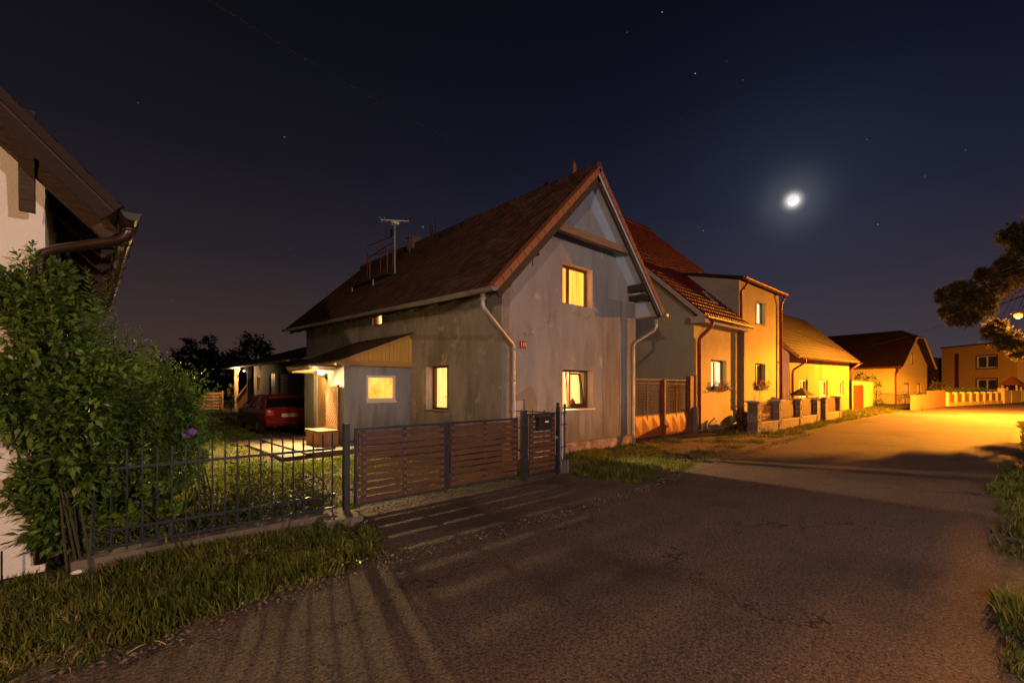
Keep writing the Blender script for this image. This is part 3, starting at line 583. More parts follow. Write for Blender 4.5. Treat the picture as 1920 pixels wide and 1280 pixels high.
# lower gable window: real room behind, right sash tilted inwards
wl = window(hA, PY, h_lo, .26, 'window_brown', None, (.40,), .055, glass=False, sill='window_white')
a_, b_, c_, d_ = h_lo; xm = a_ + (b_ - a_) * .40
g = MB(); g.pbox(PY, a_ + .055, xm - .03, c_ + .06, d_ - .055, .22, .226); g.build('pane', 'glass', wl)
sh = MB()
def tilt(u, z, d):  # tipped sash, hinged at the sill
    k = (z - c_) / (d_ - c_); return PY(u, z, d + .16 * k)
for q in ((xm + .035, xm + .085, c_ + .06, d_ - .06), (b_ - .105, b_ - .055, c_ + .06, d_ - .06), (xm + .085, b_ - .105, c_ + .06, c_ + .13), (xm + .085, b_ - .105, d_ - .11, d_ - .06)): sh.pbox(tilt, *q, .25, .30)
sash = sh.build('sash', 'window_brown', wl); sash['label'] = 'tilted open window sash'
g = MB(); g.pbox(tilt, xm + .085, b_ - .105, c_ + .13, d_ - .11, .27, .276); g.build('pane', 'glass', wl)
curtain(wl, PY, xm + .02, b_ + .03, c_ - .02, d_ + .02, .50, 'lit_cream', 7, .03)
mb = MB()
X0, X1, Y0, Y1, Z0, Z1 = 7.6, 11.6, AY + .33, AY + 3.6, .6, 3.0
mb.add([(X0, Y1, Z0), (X1, Y1, Z0), (X1, Y1, Z1), (X0, Y1, Z1)], [(0, 1, 2, 3)]); mb.add([(X0, Y0, Z0), (X0, Y1, Z0), (X0, Y1, Z1), (X0, Y0, Z1)], [(0, 1, 2, 3)])
mb.add([(X1, Y0, Z0), (X1, Y1, Z0), (X1, Y1, Z1), (X1, Y0, Z1)], [(0, 1, 2, 3)]); mb.add([(X0, Y0, Z0), (X1, Y0, Z0), (X1, Y1, Z0), (X0, Y1, Z0)], [(0, 1, 2, 3)]); mb.add([(X0, Y0, Z1), (X1, Y0, Z1), (X1, Y1, Z1), (X0, Y1, Z1)], [(0, 1, 2, 3)])
for q in ((X0, a_, Z0, Z1), (b_, X1, Z0, Z1), (a_, b_, Z0, c_), (a_, b_, d_, Z1)): mb.add([(q[0], Y0, q[2]), (q[1], Y0, q[2]), (q[1], Y0, q[3]), (q[0], Y0, q[3])], [(0, 1, 2, 3)])
mb.build('room', 'room_wall', hA)
mb = MB(); mb.box(9.0, 9.25, AY + 2.2, AY + 2.4, 1.78, 1.8); mb.box(9.02, 9.06, AY + 2.22, AY + 2.3, 1.8, 1.88); mb.box(9.1, 9.14, AY + 2.22, AY + 2.3, 1.8, 1.86); mb.build('shelf', 'window_brown', hA)
mb = MB(); mb.tube([(9.92, AY + .45, 1.2), (9.92, AY + .45, 1.28), (9.92, AY + .45, 1.34), (9.92, AY + .45, 1.44)], [.05, .09, .07, .01], 10); mb.build('vase', 'verge_tile', wl)
point('room_light', (9.4, AY + 1.9, 2.6), 16, (1, .74, .36), .1)
sp = bpy.data.lights.new('room_spot', 'SPOT'); sp.energy = P_ROOM; sp.color = (1, .60, .26); sp.spot_size = R(62); sp.spot_blend = .25; sp.shadow_soft_size = .035
so = bpy.data.objects.new('room_spot', sp); COL.objects.link(so); so.location = (9.05, AY + 1.45, 2.42); so.rotation_euler = Vector((-.35, 1.5, .95)).to_track_quat('Z', 'Y').to_euler()
# roof
E1, E2, K1, K2, G1, G2 = (6.12, 7.12, 3.80), (6.22, 20.95, 4.22), (9.71, 7.12, 7.39), (9.71, 21.1, 7.43), (12.97, 7.12, 4.03), (12.97, 20.95, 4.2)
tiled_roof(hA, [(E1, E2, K1, K2, 64, 21, .030, .024, 'wave', 1), (G1, G2, K1, K2, 64, 19, .030, .024, 'wave', 2)], 'roof_old')
ridge_caps(hA, (9.71, 7.1, 7.44), (9.71, 21.1, 7.48), .12, 42)
mb = MB(); slab(mb, E1, E2, K2, K1, .13); mb.build('roof_boards', 'fascia', hA)
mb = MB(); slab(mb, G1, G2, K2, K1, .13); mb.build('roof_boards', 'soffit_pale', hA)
def off(p, q, r, h):  # point offset along slope normal
    return p
mb = MB()
for a, b in ((E1, K1), (G1, K1)):
    a = Vector(a); b = Vector(b); n = 17; up = Vector((0, -1, 0)).cross(b - a).normalized(); up = up if up.z > 0 else -up
    for i in range(n):
        p = a.lerp(b, i / n); q = a.lerp(b, (i + 1.06) / n); mb.beam(p + Vector((0, .07, 0)) + up * .035, q + Vector((0, .07, 0)) + up * (.045), .20, .05, up, random.random())
        mb.beam(p + Vector((0, -.02, 0)) - up * .015, q + Vector((0, -.02, 0)) - up * .005, .03, .13, up, random.random())
mb.build('verge_tiles', 'verge_tile', hA)
mb = MB()
for a, b in ((E1, K1), (G1, K1)):
    a = Vector(a); b = Vector(b); up = Vector((0, -1, 0)).cross(b - a).normalized(); up = up if up.z > 0 else -up
    mb.beam(a + Vector((0, .04, 0)) - up * .17, b + Vector((0, .04, 0)) - up * .17, .06, .16, up)
mb.build('bargeboard', 'fascia', hA)
mb = MB(); zc = 5.60; mb.box(8.02, 11.22, 7.20, 7.34, zc - .10, zc + .08); mb.build('collar_beam', 'beam_grey', hA)
for (x, z) in ((7.45, 4.86), (12.05, 4.72)):
    mb = MB(); mb.box(x - .08, x + .08, 7.18, AY + .05, z - .12, z + .08); mb.build('purlin', 'fascia', hA)
mb = MB(); mb.box(11.95, 12.80, 7.22, 7.34, 4.34, 4.46); mb.box(12.02, 12.12, 7.2, AY, 4.36, 4.50); mb.build('eaves_beam', 'fascia', hA)
mb = MB(); mb.tube([(7.42, 7.3, 4.74), (7.42, 7.3, 4.50)], .012, 6); mb.build('hook', 'iron', hA)
for i in range(15):
    mb = MB(); y = 7.5 + i * .90; mb.hexa([(6.15, y, 3.60 + i * .024), (6.95, y, 4.0 + i * .022), (6.95, y + .1, 4.0 + i * .022), (6.15, y + .1, 3.60 + i * .024), (6.15, y, 3.68 + i * .026), (6.95, y, 4.3 + i * .022), (6.95, y + .1, 4.3 + i * .022), (6.15, y + .1, 3.68 + i * .026)]); mb.build('rafter_end', 'fascia', hA)
mb = MB(); mb.gutter((6.03, 7.0, 3.78), (6.10, 20.9, 4.16), .085); mb.build('gutter', 'zinc', hA)
mb = MB(); mb.gutter((13.04, 7.0, 3.98), (13.04, 20.9, 4.1), .08); mb.build('gutter', 'zinc', hA)
def pipe(name, pts, r, m, parent, joints=()):
    mb = MB(); mb.tube(pts, r, 12)
    for p in joints: mb.tube([(p[0], p[1], p[2] - .02), (p[0], p[1], p[2] + .02)], r * 1.25, 12)
    return mb.build(name, m, parent, smooth=True)
px_ = onY(962, 640, AY - .09)[0]
pipe('downpipe', [(6.05, 7.42, 3.70), (6.05, 7.42, 3.46), (6.10, 7.42, 3.38), (6.85, 7.56, 2.86), (px_ - .06, 7.64, 2.74), (px_, 7.65, 2.66), (px_, 7.65, .55), (px_, 7.60, .1)], .052, 'zinc', hA, [(6.05, 7.42, 3.6), (px_, 7.65, 2.6), (px_, 7.65, 1.9), (px_, 7.65, 1.2)])
px2 = onY(1186, 700, AY - .09)[0]
pipe('downpipe', [(12.98, 7.38, 3.92), (12.98, 7.38, 3.62), (12.94, 7.40, 3.52), (px2 + .08, 7.62, 3.10), (px2, 7.64, 3.0), (px2, 7.64, .35), (px2, 7.60, .05)], .047, 'zinc', hA, [(12.98, 7.38, 3.8), (px2, 7.64, 2.95), (px2, 7.64, 2.1), (px2, 7.64, 1.2)])
# house number plate
mb = MB(); nx, nz = onY(980, 646, AY)[0], onY(980, 646, AY)[2]; mb.box(nx - .10, nx + .10, AY - .02, AY - .004, nz - .085, nz + .085); pl = mb.build('number_plate', 'red_plate', hA)
def text_mesh(name, s, size, m, parent, loc, rot, ext=.002, local=True):
    cu = bpy.data.curves.new(name, 'FONT'); cu.body = s; cu.size = size; cu.extrude = ext; cu.align_x = 'CENTER'; cu.align_y = 'CENTER'
    to = bpy.data.objects.new('tmp', cu); COL.objects.link(to); dg = bpy.context.evaluated_depsgraph_get(); me = bpy.data.meshes.new_from_object(to.evaluated_get(dg)); bpy.data.objects.remove(to)
    me.transform(Matrix.Translation(loc) @ rot); me.materials.clear(); me.materials.append(M[m]); me.name = name
    o = bpy.data.objects.new(name, me); COL.objects.link(o); o.parent = parent; return o
o = rootloc(hA); text_mesh('characters', '118', .125, 'plate_white', pl, Vector((nx - o[0], AY - .024 - o[1], nz - o[2])), Matrix.Rotation(R(90), 4, 'X'))

# entrance annex on the left side of the house
NX, NY, NZ = 4.93, 11.8, 2.36
PA, PB = wall_Y(NY), wall_X(NX)
h_an = (5.55, 6.43, 1.36, 2.07)
mb = MB(); mb.poly([(NX, 0), (AX0, 0), (AX0, NZ), (NX, NZ)], [h_an], PA); mb.reveals([h_an], PA, .08); mb.build('annex_wall', 'plaster_front', hA)
h_door = (13.10, 13.98, .20, 2.18)
mb = MB(); mb.poly([(NY, 0), (14.78, 0), (14.78, NZ), (NY, NZ)], [h_door], PB); mb.reveals([h_door], PB, .14)
mb.add([(NX, 14.78, 0), (AX0, 14.78, 0), (AX0, 14.78, 3.2), (NX, 14.78, NZ)], [(0, 1, 2, 3)]); mb.build('annex_wall', 'plaster_side', hA)
wa = window(hA, PA, h_an, .07, 'window_white', 'lit_orange', (), .07)
q = MB(); q.pbox(PA, h_an[0], h_an[1] + .02, h_an[2] - .05, h_an[2] - .005, -.04, .02); q.build('sill', 'window_white', wa)
mb = MB(); mb.poly([(4.80, NZ), (AX0, NZ), (AX0, 3.22), (6.78, 3.20), (4.80, 2.44)], [], lambda u, z, d: (u, NY - .12, z)); gb = mb.build('boarded_gable', 'yellow_board', hA)
mb = MB()
for i in range(16):
    u = 4.95 + i * .122; zt = 2.44 + (u - 4.8) * .385
    if zt - NZ > .08: mb.box(u, u + .100, NY - .135, NY - .121, NZ + .02, zt - .01, random.random())
mb.build('boards', 'yellow_board', gb)
mb = MB(); mb.box(4.78, AX0, NY - .16, NY - .0, NZ - .02, NZ + .10)
for i in range(26): mb.box(4.80 + i * .08, 4.86 + i * .08, NY - .162, NY - .13, NZ - .05, NZ - .02)
mb.build('trim_board', 'trim_ochre', hA)
A1, A2, A3, A4 = (4.62, NY - .22, 2.40), (4.62, 15.1, 2.40), (AX0, NY - .22, 3.30), (AX0, 15.1, 3.30)
tiled_roof(hA, [(A1, A2, A3, A4, 15, 9, .02, .018, 'wave', 5)], 'roof_old', 'annex_roof')
mb = MB(); slab(mb, A1, A2, A4, A3, .09); mb.build('annex_roof_boards', 'trim_ochre', hA)
# canopy over the door
mb = MB(); mb.box(4.22, 4.98, 12.35, 14.15, 2.26, 2.30); cn = mb.build('canopy', 'window_white', hA)
mb = MB()
for i in range(15): mb.tube([(4.20, 12.38 + i * .125, 2.315), (4.95, 12.38 + i * .125, 2.35)], .028, 6)
mb.build('corrugated_sheet', 'concrete', cn)
mb = MB(); mb.box(4.24, 4.29, 12.36, 14.14, 2.19, 2.258); mb.box(4.3, 4.93, 13.95, 14.0, 2.16, 2.258); mb.box(4.3, 4.93, 12.5, 12.55, 2.2, 2.258); mb.build('canopy_beam', 'door_wood', cn)
dm_ = MB(); dm_.pbox(PB, h_door[0], h_door[0] + .07, .2, h_door[3], .06, .12); dm_.pbox(PB, h_door[1] - .07, h_door[1], .2, h_door[3], .06, .12); dm_.pbox(PB, h_door[0] + .07, h_door[1] - .07, h_door[3] - .07, h_door[3], .06, .12)
df = dm_.build('door_frame', 'window_white', hA)
mb = MB(); mb.pbox(PB, h_door[0] + .072, h_door[1] - .072, .22, h_door[3] - .072, .085, .12)
for z0 in (.35, 1.2): mb.pbox(PB, h_door[0] + .16, h_door[1] - .16, z0, z0 + .7, .072, .085)
dr = mb.build('door', 'door_wood', hA)
mb = MB(); mb.tube([PB(h_door[0] + .11, 1.1, .08), PB(h_door[0] + .11, 1.1, .02), PB(h_door[0] + .22, 1.1, .02)], .012, 8); mb.build('handle', 'chrome', dr)
mb = MB(); mb.box(4.62, 4.92, 13.0, 14.1, .17, .26); mb.build('door_step', 'concrete', hA)

# porch lamp
pl_t = thing('wall_lamp', 'glowing porch wall lamp under the small canopy beside the entrance door', 'lamp', (4.93, 12.98, 1.95))
mb = MB(); mb.box(4.885, 4.928, 12.93, 13.03, 1.98, 2.12); mb.tube([(4.9, 12.98, 2.05), (4.80, 12.98, 2.03), (4.78, 12.98, 2.08)], .014, 8); mb.tube([(4.78, 12.98, 2.065), (4.78, 12.98, 2.075)], .075, 12); mb.build('bracket', 'iron', pl_t)
mb = MB(); mb.sphere((4.78, 12.98, 2.155), .075, 14, 9); mb.build('lamp_shade', 'lamp_glow', pl_t, smooth=True)
point('porch_light', (4.63, 12.98, 2.15), P_PORCH, C_PORCH, .05, aim=(-.8, -.45, -.4))

tr = thing('trellis_panel', 'brown diamond lattice trellis panel on the wall beside the entrance door', 'trellis', (4.88, 12.45, .6))
mb = MB(); ty0, ty1, tz0, tz1 = 12.03, 12.88, .62, 1.80
for q in ((ty0, ty0 + .04, tz0, tz1), (ty1 - .04, ty1, tz0, tz1), (ty0, ty1, tz0, tz0 + .04), (ty0, ty1, tz1 - .04, tz1)): mb.box(4.855, 4.895, q[0], q[1], q[2], q[3])
mb.build('frame', 'trellis', tr); mb = MB()
W_, H_ = ty1 - ty0, tz1 - tz0
for s_ in (1, -1):
    c0 = -W_ + .06
    while c0 < H_:
        pts = []
        for (y, z) in ((0, c0), (W_, c0 + W_)): pts.append((y, z))
        y0_, z0_ = max(0, -c0), max(0, c0); y1_ = min(W_, H_ - c0); z1_ = c0 + y1_
        if y1_ > y0_ + .03:
            f = (lambda y: ty0 + y) if s_ > 0 else (lambda y: ty1 - y)
            xx = 4.862 if s_ > 0 else 4.884
            mb.beam((xx, f(y0_), tz0 + z0_), (xx, f(y1_), tz0 + z1_), .020, .036, (1, 0, 0))
        c0 += .125
mb.build('lattice', 'trellis', tr)
bxp = thing('wooden_box', 'low brown wooden box standing below the trellis on the porch paving', 'box', (4.6, 12.2, .2))
mb = MB(); mb.box(4.36, 4.86, 11.98, 12.95, .2, .57); mb.build('body', 'plank_brown', bxp); mb = MB(); mb.box(4.32, 4.90, 11.94, 12.99, .572, .61); mb.build('lid', 'trellis', bxp)
mb = MB(); mb.tube([(4.66, 13.02, .2), (4.80, 13.05, 1.45)], .016, 7); solo('broom_stick', mb, 'door_dark', 'thin dark stick leaning on the wall beside the trellis', 'stick')

# roof furniture
mb = MB(); mb.tube([(7.93, 14.6, 5.55), (7.93, 14.6, 7.62)], .028, 8); an = thing('antenna_mast', 'television antenna on a thin mast rising from the grey house roof', 'antenna', (7.93, 14.6, 5.55)); mb.build('mast', 'zinc', an)
mb = MB(); mb.beam((7.55, 14.9, 7.62), (8.3, 14.3, 7.60), .03, .03)
for k in range(7):
    t = k / 6; c = Vector((7.55, 14.9, 7.62)).lerp(Vector((8.3, 14.3, 7.60)), t); l = .24 - .02 * k; d = Vector((.62, .78, 0)); mb.tube([c - d * l, c + d * l], .009, 5)
mb.box(7.82, 8.04, 14.5, 14.7, 7.47, 7.56); mb.build('antenna', 'plate_white', an)
mb = MB(); mb.box(7.74, 7.80, 14.5, 14.6, 7.0, 7.25); mb.tube([(7.77, 14.55, 7.5), (7.77, 14.55, 6.9)], .008, 5); mb.build('amplifier_box', 'black_plastic', an)
rf = thing('roof_walkway', 'rusty railed chimney sweep platform on the slope of the old tiled roof', 'roof platform', (8.5, 16.5, 6.1))
def rz_(x): return 3.9 + (x - 6.12) + .12
mb = MB()
for (x, y, zt) in ((8.55, 18.1, 7.62), (8.55, 16.9, 7.55), (8.55, 15.9, 7.52), (7.95, 15.2, 6.9), (7.95, 16.6, 6.9), (9.1, 15.6, 7.75)): mb.tube([(x, y, rz_(x) - .1), (x, y, zt)], .022, 6)
mb.tube([(8.55, 18.1, 7.62), (8.55, 15.9, 7.52)], .02, 6); mb.tube([(8.55, 18.1, 7.1), (7.95, 14.7, 6.9)], .02, 6); mb.tube([(8.55, 18.1, 7.2), (9.1, 15.6, 7.2)], .02, 6)
mb.build('railing', 'rust', rf); mb = MB(); mb.hexa([(7.55, 14.5, 5.66), (7.9, 14.5, 5.68), (7.9, 17.6, 5.68), (7.55, 17.6, 5.66), (7.55, 14.5, 5.70), (7.9, 14.5, 5.72), (7.9, 17.6, 5.72), (7.55, 17.6, 5.70)]); mb.build('walkway_board', 'fascia', rf)
for x_, y_ in ((7.85, 14.6), (7.6, 15.6), (7.6, 17.4)): mb = MB(); mb.tube([(x_, y_, 5.3), (x_, y_, 5.69)], .02, 6); mb.build('support', 'zinc', rf)
mb = MB(); mb.tube([(9.66, 14.95, 7.4), (9.66, 14.95, 7.95)], .055, 8); mb.tube([(9.70, 14.72, 7.4), (9.70, 14.72, 8.36)], .022, 8); solo('vent_pipe', mb, 'fascia', 'thin dark vent pipes standing on the ridge of the old tiled roof', 'pipe')
mb = MB(); mb.box(9.5, 9.9, 16.1, 16.5, 7.3, 7.72); mb.box(9.46, 9.94, 16.06, 16.54, 7.722, 7.78); solo('chimney', mb, 'stone', 'short squat chimney stub on the ridge near the far end of the old roof', 'chimney')
mb = MB(); mb.tube([(9.71, 7.95, 7.5), (9.71, 7.95, 7.58), (9.71, 7.95, 7.60), (9.71, 7.95, 7.66), (9.71, 7.95, 7.68), (9.71, 7.95, 7.74), (9.71, 7.95, 7.76), (9.71, 7.95, 7.82), (9.71, 7.95, 7.90)], [.05, .035, .06, .035, .06, .035, .055, .03, .012], 10); solo('ridge_finial', mb, 'verge_tile', 'ribbed terracotta finial on the roof ridge near the gable peak', 'finial')

# ------------------------------------------------------------------ house at the left edge
hL = thing('white_house', 'pale rough plastered house with dark eaves at the left edge behind the big shrub', 'house', (-.3, 6.2, 0))
LX, LY = -.3, 6.2
def lroof(x, dz=0): return 3.38 + (.21 - x) * 1.02 + dz
mb = MB(); PL = wall_Y(LY)
mb.poly([(-8.2, 0), (LX, 0), (LX, lroof(LX, -.2)), (-4.2, lroof(-4.2, -.2)), (-8.2, lroof(-.2, -.2))], [], PL)
mb.add([(LX, LY, 0), (LX, 13.4, 0), (LX, 13.4, lroof(LX, -.2)), (LX, LY, lroof(LX, -.2))], [(0, 1, 2, 3)]); mb.build('wall', 'white_render', hL)
LE1, LE2, LK1, LK2 = (.21, 5.5, 3.38), (.21, 13.7, 3.48), (-4.2, 5.5, lroof(-4.2)), (-4.2, 13.7, lroof(-4.2))
tiled_roof(hL, [(LE1, LE2, LK1, LK2, 34, 20, .03, .024, 'wave', 6), ((-8.8, 5.5, 3.4), (-8.8, 13.7, 3.4), LK1, LK2, 34, 20, .03, .024, 'wave', 7)], 'roof_dark')
mb = MB(); slab(mb, LE1, LE2, LK2, LK1, .07); mb.build('roof_boards', 'fascia', hL)
for i in range(10):
    y = 5.95 + i * .82; mb = MB(); a = Vector((.17, y, lroof(.17, -.20))); b = Vector((-1.6, y, lroof(-1.6, -.20))); mb.beam(a, b, .11, .15); mb.build('rafter', 'fascia', hL)
mb = MB(); upv = Vector((.93, 0, 1)).normalized(); a = Vector(LE1) + Vector((0, .02, 0)); b = Vector(LK1) + Vector((0, .02, 0))
mb.beam(a - upv * .12, b - upv * .12, .05, .11, upv); mb.beam(a - upv * .01 + Vector((0, -.035, 0)), b - upv * .01 + Vector((0, -.035, 0)), .03, .07, upv); mb.build('bargeboard', 'left_barge', hL)
mb = MB(); mb.beam(a + Vector((0, .42, 0)) - upv * .11, b + Vector((0, .42, 0)) - upv * .11, .08, .08, upv); mb.build('verge_rafter', 'fascia', hL)
mb = MB(); mb.beam((-.40, 5.62, 4.02), (-.40, LY + .05, 4.02), .13, .15); mb.build('purlin', 'fascia', hL)
mb = MB(); mb.beam((-.40, 5.88, 3.97), (-.40, 5.96, 3.32), .10, .10, (0, 1, 0)); mb.build('strut', 'fascia', hL)
mb = MB(); mb.gutter((.29, 5.42, 3.34), (.29, 13.6, 3.44), .068); mb.build('gutter', 'copper_brown', hL)
for i in range(12):
    mb = MB(); y = 5.8 + i * .68; mb.tube([(.21, y, 3.38)] + [(.29 + .073 * math.cos(a_), y, 3.345 - .073 * math.sin(a_)) for a_ in (2.6, 2.0, 1.5, 1.0, .5, .1)], .006, 4); mb.build('gutter_bracket', 'copper_brown', hL)
pipe('downpipe', [(.29, 5.72, 3.32), (.29, 5.72, 3.24), (.26, 5.74, 3.18), (.20, 5.78, 3.15), (-.20, 6.05, 3.05), (-.30, 6.10, 3.0), (-.33, 6.13, 2.9), (-.33, 6.13, .1)], .045, 'copper_brown', hL, [(.29, 5.72, 3.26)])
mb = MB(); mb.tube([(-.56, 6.02, -.03), (-.56, 6.02, .30)], .008, 6); solo('stake', mb, 'iron', 'thin dark rod in the grass against the pale plastered wall', 'stake')

# ------------------------------------------------------------------ iron fence
FY = 6.08
fe = thing('iron_fence', 'dark wrought iron bar fence on a low concrete kerb in front of the lawn', 'fence', (-.15, FY, 0))
fx0, fx1 = -.12, 2.42
mb = MB(); mb.box(fx0, 2.30, FY - .11, FY + .11, -.1, .10); mb.build('concrete_base', 'concrete', fe)
mb = MB(); mb.box(2.14, 2.62, FY - .42, FY + .16, -.1, .085); mb.build('concrete_slab', 'concrete', fe)
for z in (.145, .315, .93): 
    mb = MB(); mb.box(fx0, fx1, FY - .010, FY + .010, z - .014, z + .014); mb.build('rail', 'iron', fe)
nb = 21
for i in range(nb):
    x = fx0 + .04 + i * (fx1 - fx0 - .08) / (nb - 1)
    mb = MB(); mb.box(x - .0075, x + .0075, FY - .0155, FY - .0005, .08, 1.12); mb.tube([(x, FY - .008, 1.12), (x, FY - .008, 1.15)], [.009, .002], 4); mb.build('bar', 'iron', fe)
for i in range(nb - 1):
    x = fx0 + .04 + (i + .5) * (fx1 - fx0 - .08) / (nb - 1); mb = MB()
    mb.tube([(x + .048 * math.cos(k * math.pi / 8), FY, .23 + .062 * math.sin(k * math.pi / 8)) for k in range(17)], .006, 5, caps=False); mb.build('ring', 'iron', fe)
# driveway gate
gt = thing('driveway_gate', 'two leaf driveway gate of brown horizontal slats in dark metal frames', 'gate', (2.5, 6.1, 0))
def gate_leaf(x0, x1, z0, z1, y, nsl, cols, name='gate_leaf', dz=0):
    fr = MB(); b = .035
    rise = lambda x: dz * (x - x0) / (x1 - x0)
    for q in ((x0, x0 + b), (x1 - b, x1)): fr.box(q[0], q[1], y - .02, y + .02, z0, z1)
    for z in (z0, z0 + (z1 - z0) * .435, z1 - b): fr.box(x0 + b, x1 - b, y - .018, y + .018, z, z + (b if z != z0 + (z1 - z0) * .435 else .018))
    lf = fr.build(name, 'dark_metal', gt_parent)
    sl = MB(); hgt = (z1 - z0 - 2 * b - .01) / nsl
    for k in range(nsl):
        zz = z0 + b + .008 + k * hgt
        if abs(zz + hgt * .35 - (z0 + (z1 - z0) * .44)) < .03: pass
        sl.box(x0 + b + .004, x1 - b - .004, y - .050, y - .026, zz, zz + hgt * .74, random.random())
    sl.build('slats', 'brown_wood', lf)
    for c in cols: ur = MB(); ur.box(c - .04, c + .04, y - .025, y - .0185, z0 + b, z1 - b); ur.build('upright', 'dark_metal', lf)
    bl = MB()
    for c in cols:
        for k in range(nsl): bl.sphere((c, y - .052, z0 + b + .008 + (k + .35) * hgt), .007, 6, 4)
    bl.build('bolts', 'zinc', lf)
    return lf
gt_parent = gt
xmid = onY(836, 850, 6.1)[0]
gate_leaf(2.70, xmid - .02, .10, 1.18, 6.10, 10, (2.82, (2.70 + xmid) / 2, xmid - .1))
gate_leaf(xmid + .02, 5.80, .10, 1.18, 6.10, 10, (xmid + .12, (5.8 + xmid) / 2, 5.70))
for x, h, wd in ((2.56, 1.24, .075), (5.93, 1.30, .09)):
    mb = MB(); mb.box(x - wd / 2, x + wd / 2, 6.02, 6.02 + wd, -.1, h); mb.box(x - wd / 2 - .004, x + wd / 2 + .004, 6.016, 6.024 + wd, h, h + .012); mb.build('gate_post', 'dark_metal', gt)
for x, s_ in ((2.56, 1), (5.93, -1)):
    for z in (.35, 1.0): mb = MB(); mb.tube([(x + s_ * .03, 6.05, z), (x + s_ * .16, 6.09, z)], .014, 8); mb.build('hinge', 'dark_metal', gt)
mb = MB(); mb.box(xmid - .02, xmid + .02, 6.075, 6.085, .12, 1.17); mb.tube([(xmid, 6.12, .05), (xmid, 6.12, .5)], .01, 6); mb.build('drop_bolt', 'dark_metal', gt)
# pedestrian gate
pg = thing('garden_gate', 'narrow brown slatted garden gate with a letter box between metal posts', 'gate', (6.02, 6.1, 0)); gt_parent = pg
gate_leaf(6.03, 6.82, .08, 1.24, 6.10, 11, (6.12, 6.72), 'gate_leaf')
mb = MB(); mb.box(6.86, 6.92, 6.03, 6.09, -.1, 1.36); mb.sphere((6.89, 6.06, 1.40), .038, 10, 6); mb.build('gate_post', 'dark_metal', pg)
mb = MB(); mb.box(6.78, 6.86, 6.04, 6.06, .72, .76); mb.tube([(6.74, 6.03, .78), (6.74, 5.98, .78), (6.66, 5.98, .78)], .009, 7); mb.build('handle', 'zinc', pg)
ml = thing('letter_box', 'black metal letter box with a white name tag hung on the garden gate', 'letter box', (6.28, 6.0, .94))
mb = MB(); mb.box(6.22, 6.56, 5.94, 6.045, .93, 1.17); mb.build('body', 'black_plastic', ml)
mb = MB(); mb.hexa([(6.20, 5.92, 1.172), (6.58, 5.92, 1.172), (6.58, 6.045, 1.172), (6.20, 6.045, 1.172), (6.20, 5.92, 1.185), (6.58, 5.92, 1.185), (6.58, 6.045, 1.215), (6.20, 6.045, 1.215)]); mb.build('lid', 'black_plastic', ml)
mb = MB(); mb.box(6.38, 6.48, 5.936, 5.939, 1.07, 1.10); mb.build('name_tag', 'plate_white', ml)
mb = MB(); mb.sphere((6.31, 5.937, 1.0), .007, 6, 4); mb.sphere((6.10, 6.04, 1.12), .012, 8, 5); mb.build('lock', 'chrome', ml)
# narrow bar panel beside it
nf = thing('narrow_fence_panel', 'narrow dark metal bar panel on pale concrete blocks right of the garden gate', 'fence', (7.1, 6.1, 0))
for k, x in enumerate((6.99, 7.09, 7.19)):
    mb = MB(); mb.tube([(x, 6.10 + k * .02, .20), (x, 6.10 + k * .02, 1.28 + (k == 2) * .06)], .018, 9); mb.build('bar', 'zinc' if k < 2 else 'dark_metal', nf)
for z in (.28, .52, .98, 1.22):
    mb = MB(); mb.tube([(6.95, 6.10, z), (7.24, 6.14, z)], .014, 8); mb.build('rail', 'dark_metal', nf)
mb = MB(); mb.sphere((7.19, 6.14, 1.37), .035, 10, 6); mb.build('knob', 'dark_metal', nf)
for k in range(3):
    mb = MB(); mb.box(6.95 + k * .1, 7.025 + k * .1, 6.05, 6.17, -.1, .26); mb.build('concrete_block', 'concrete', nf)
for y in (6.4, 6.75, 7.1, 7.45):
    mb = MB(); mb.tube([(7.22, y, .0), (7.22, y, 1.25)], .012, 7); mb.build('bar', 'dark_metal', nf)
for z in (.3, 1.2):
    mb = MB(); mb.tube([(7.22, 6.15, z), (7.22, AY, z)], .012, 7); mb.build('rail', 'dark_metal', nf)

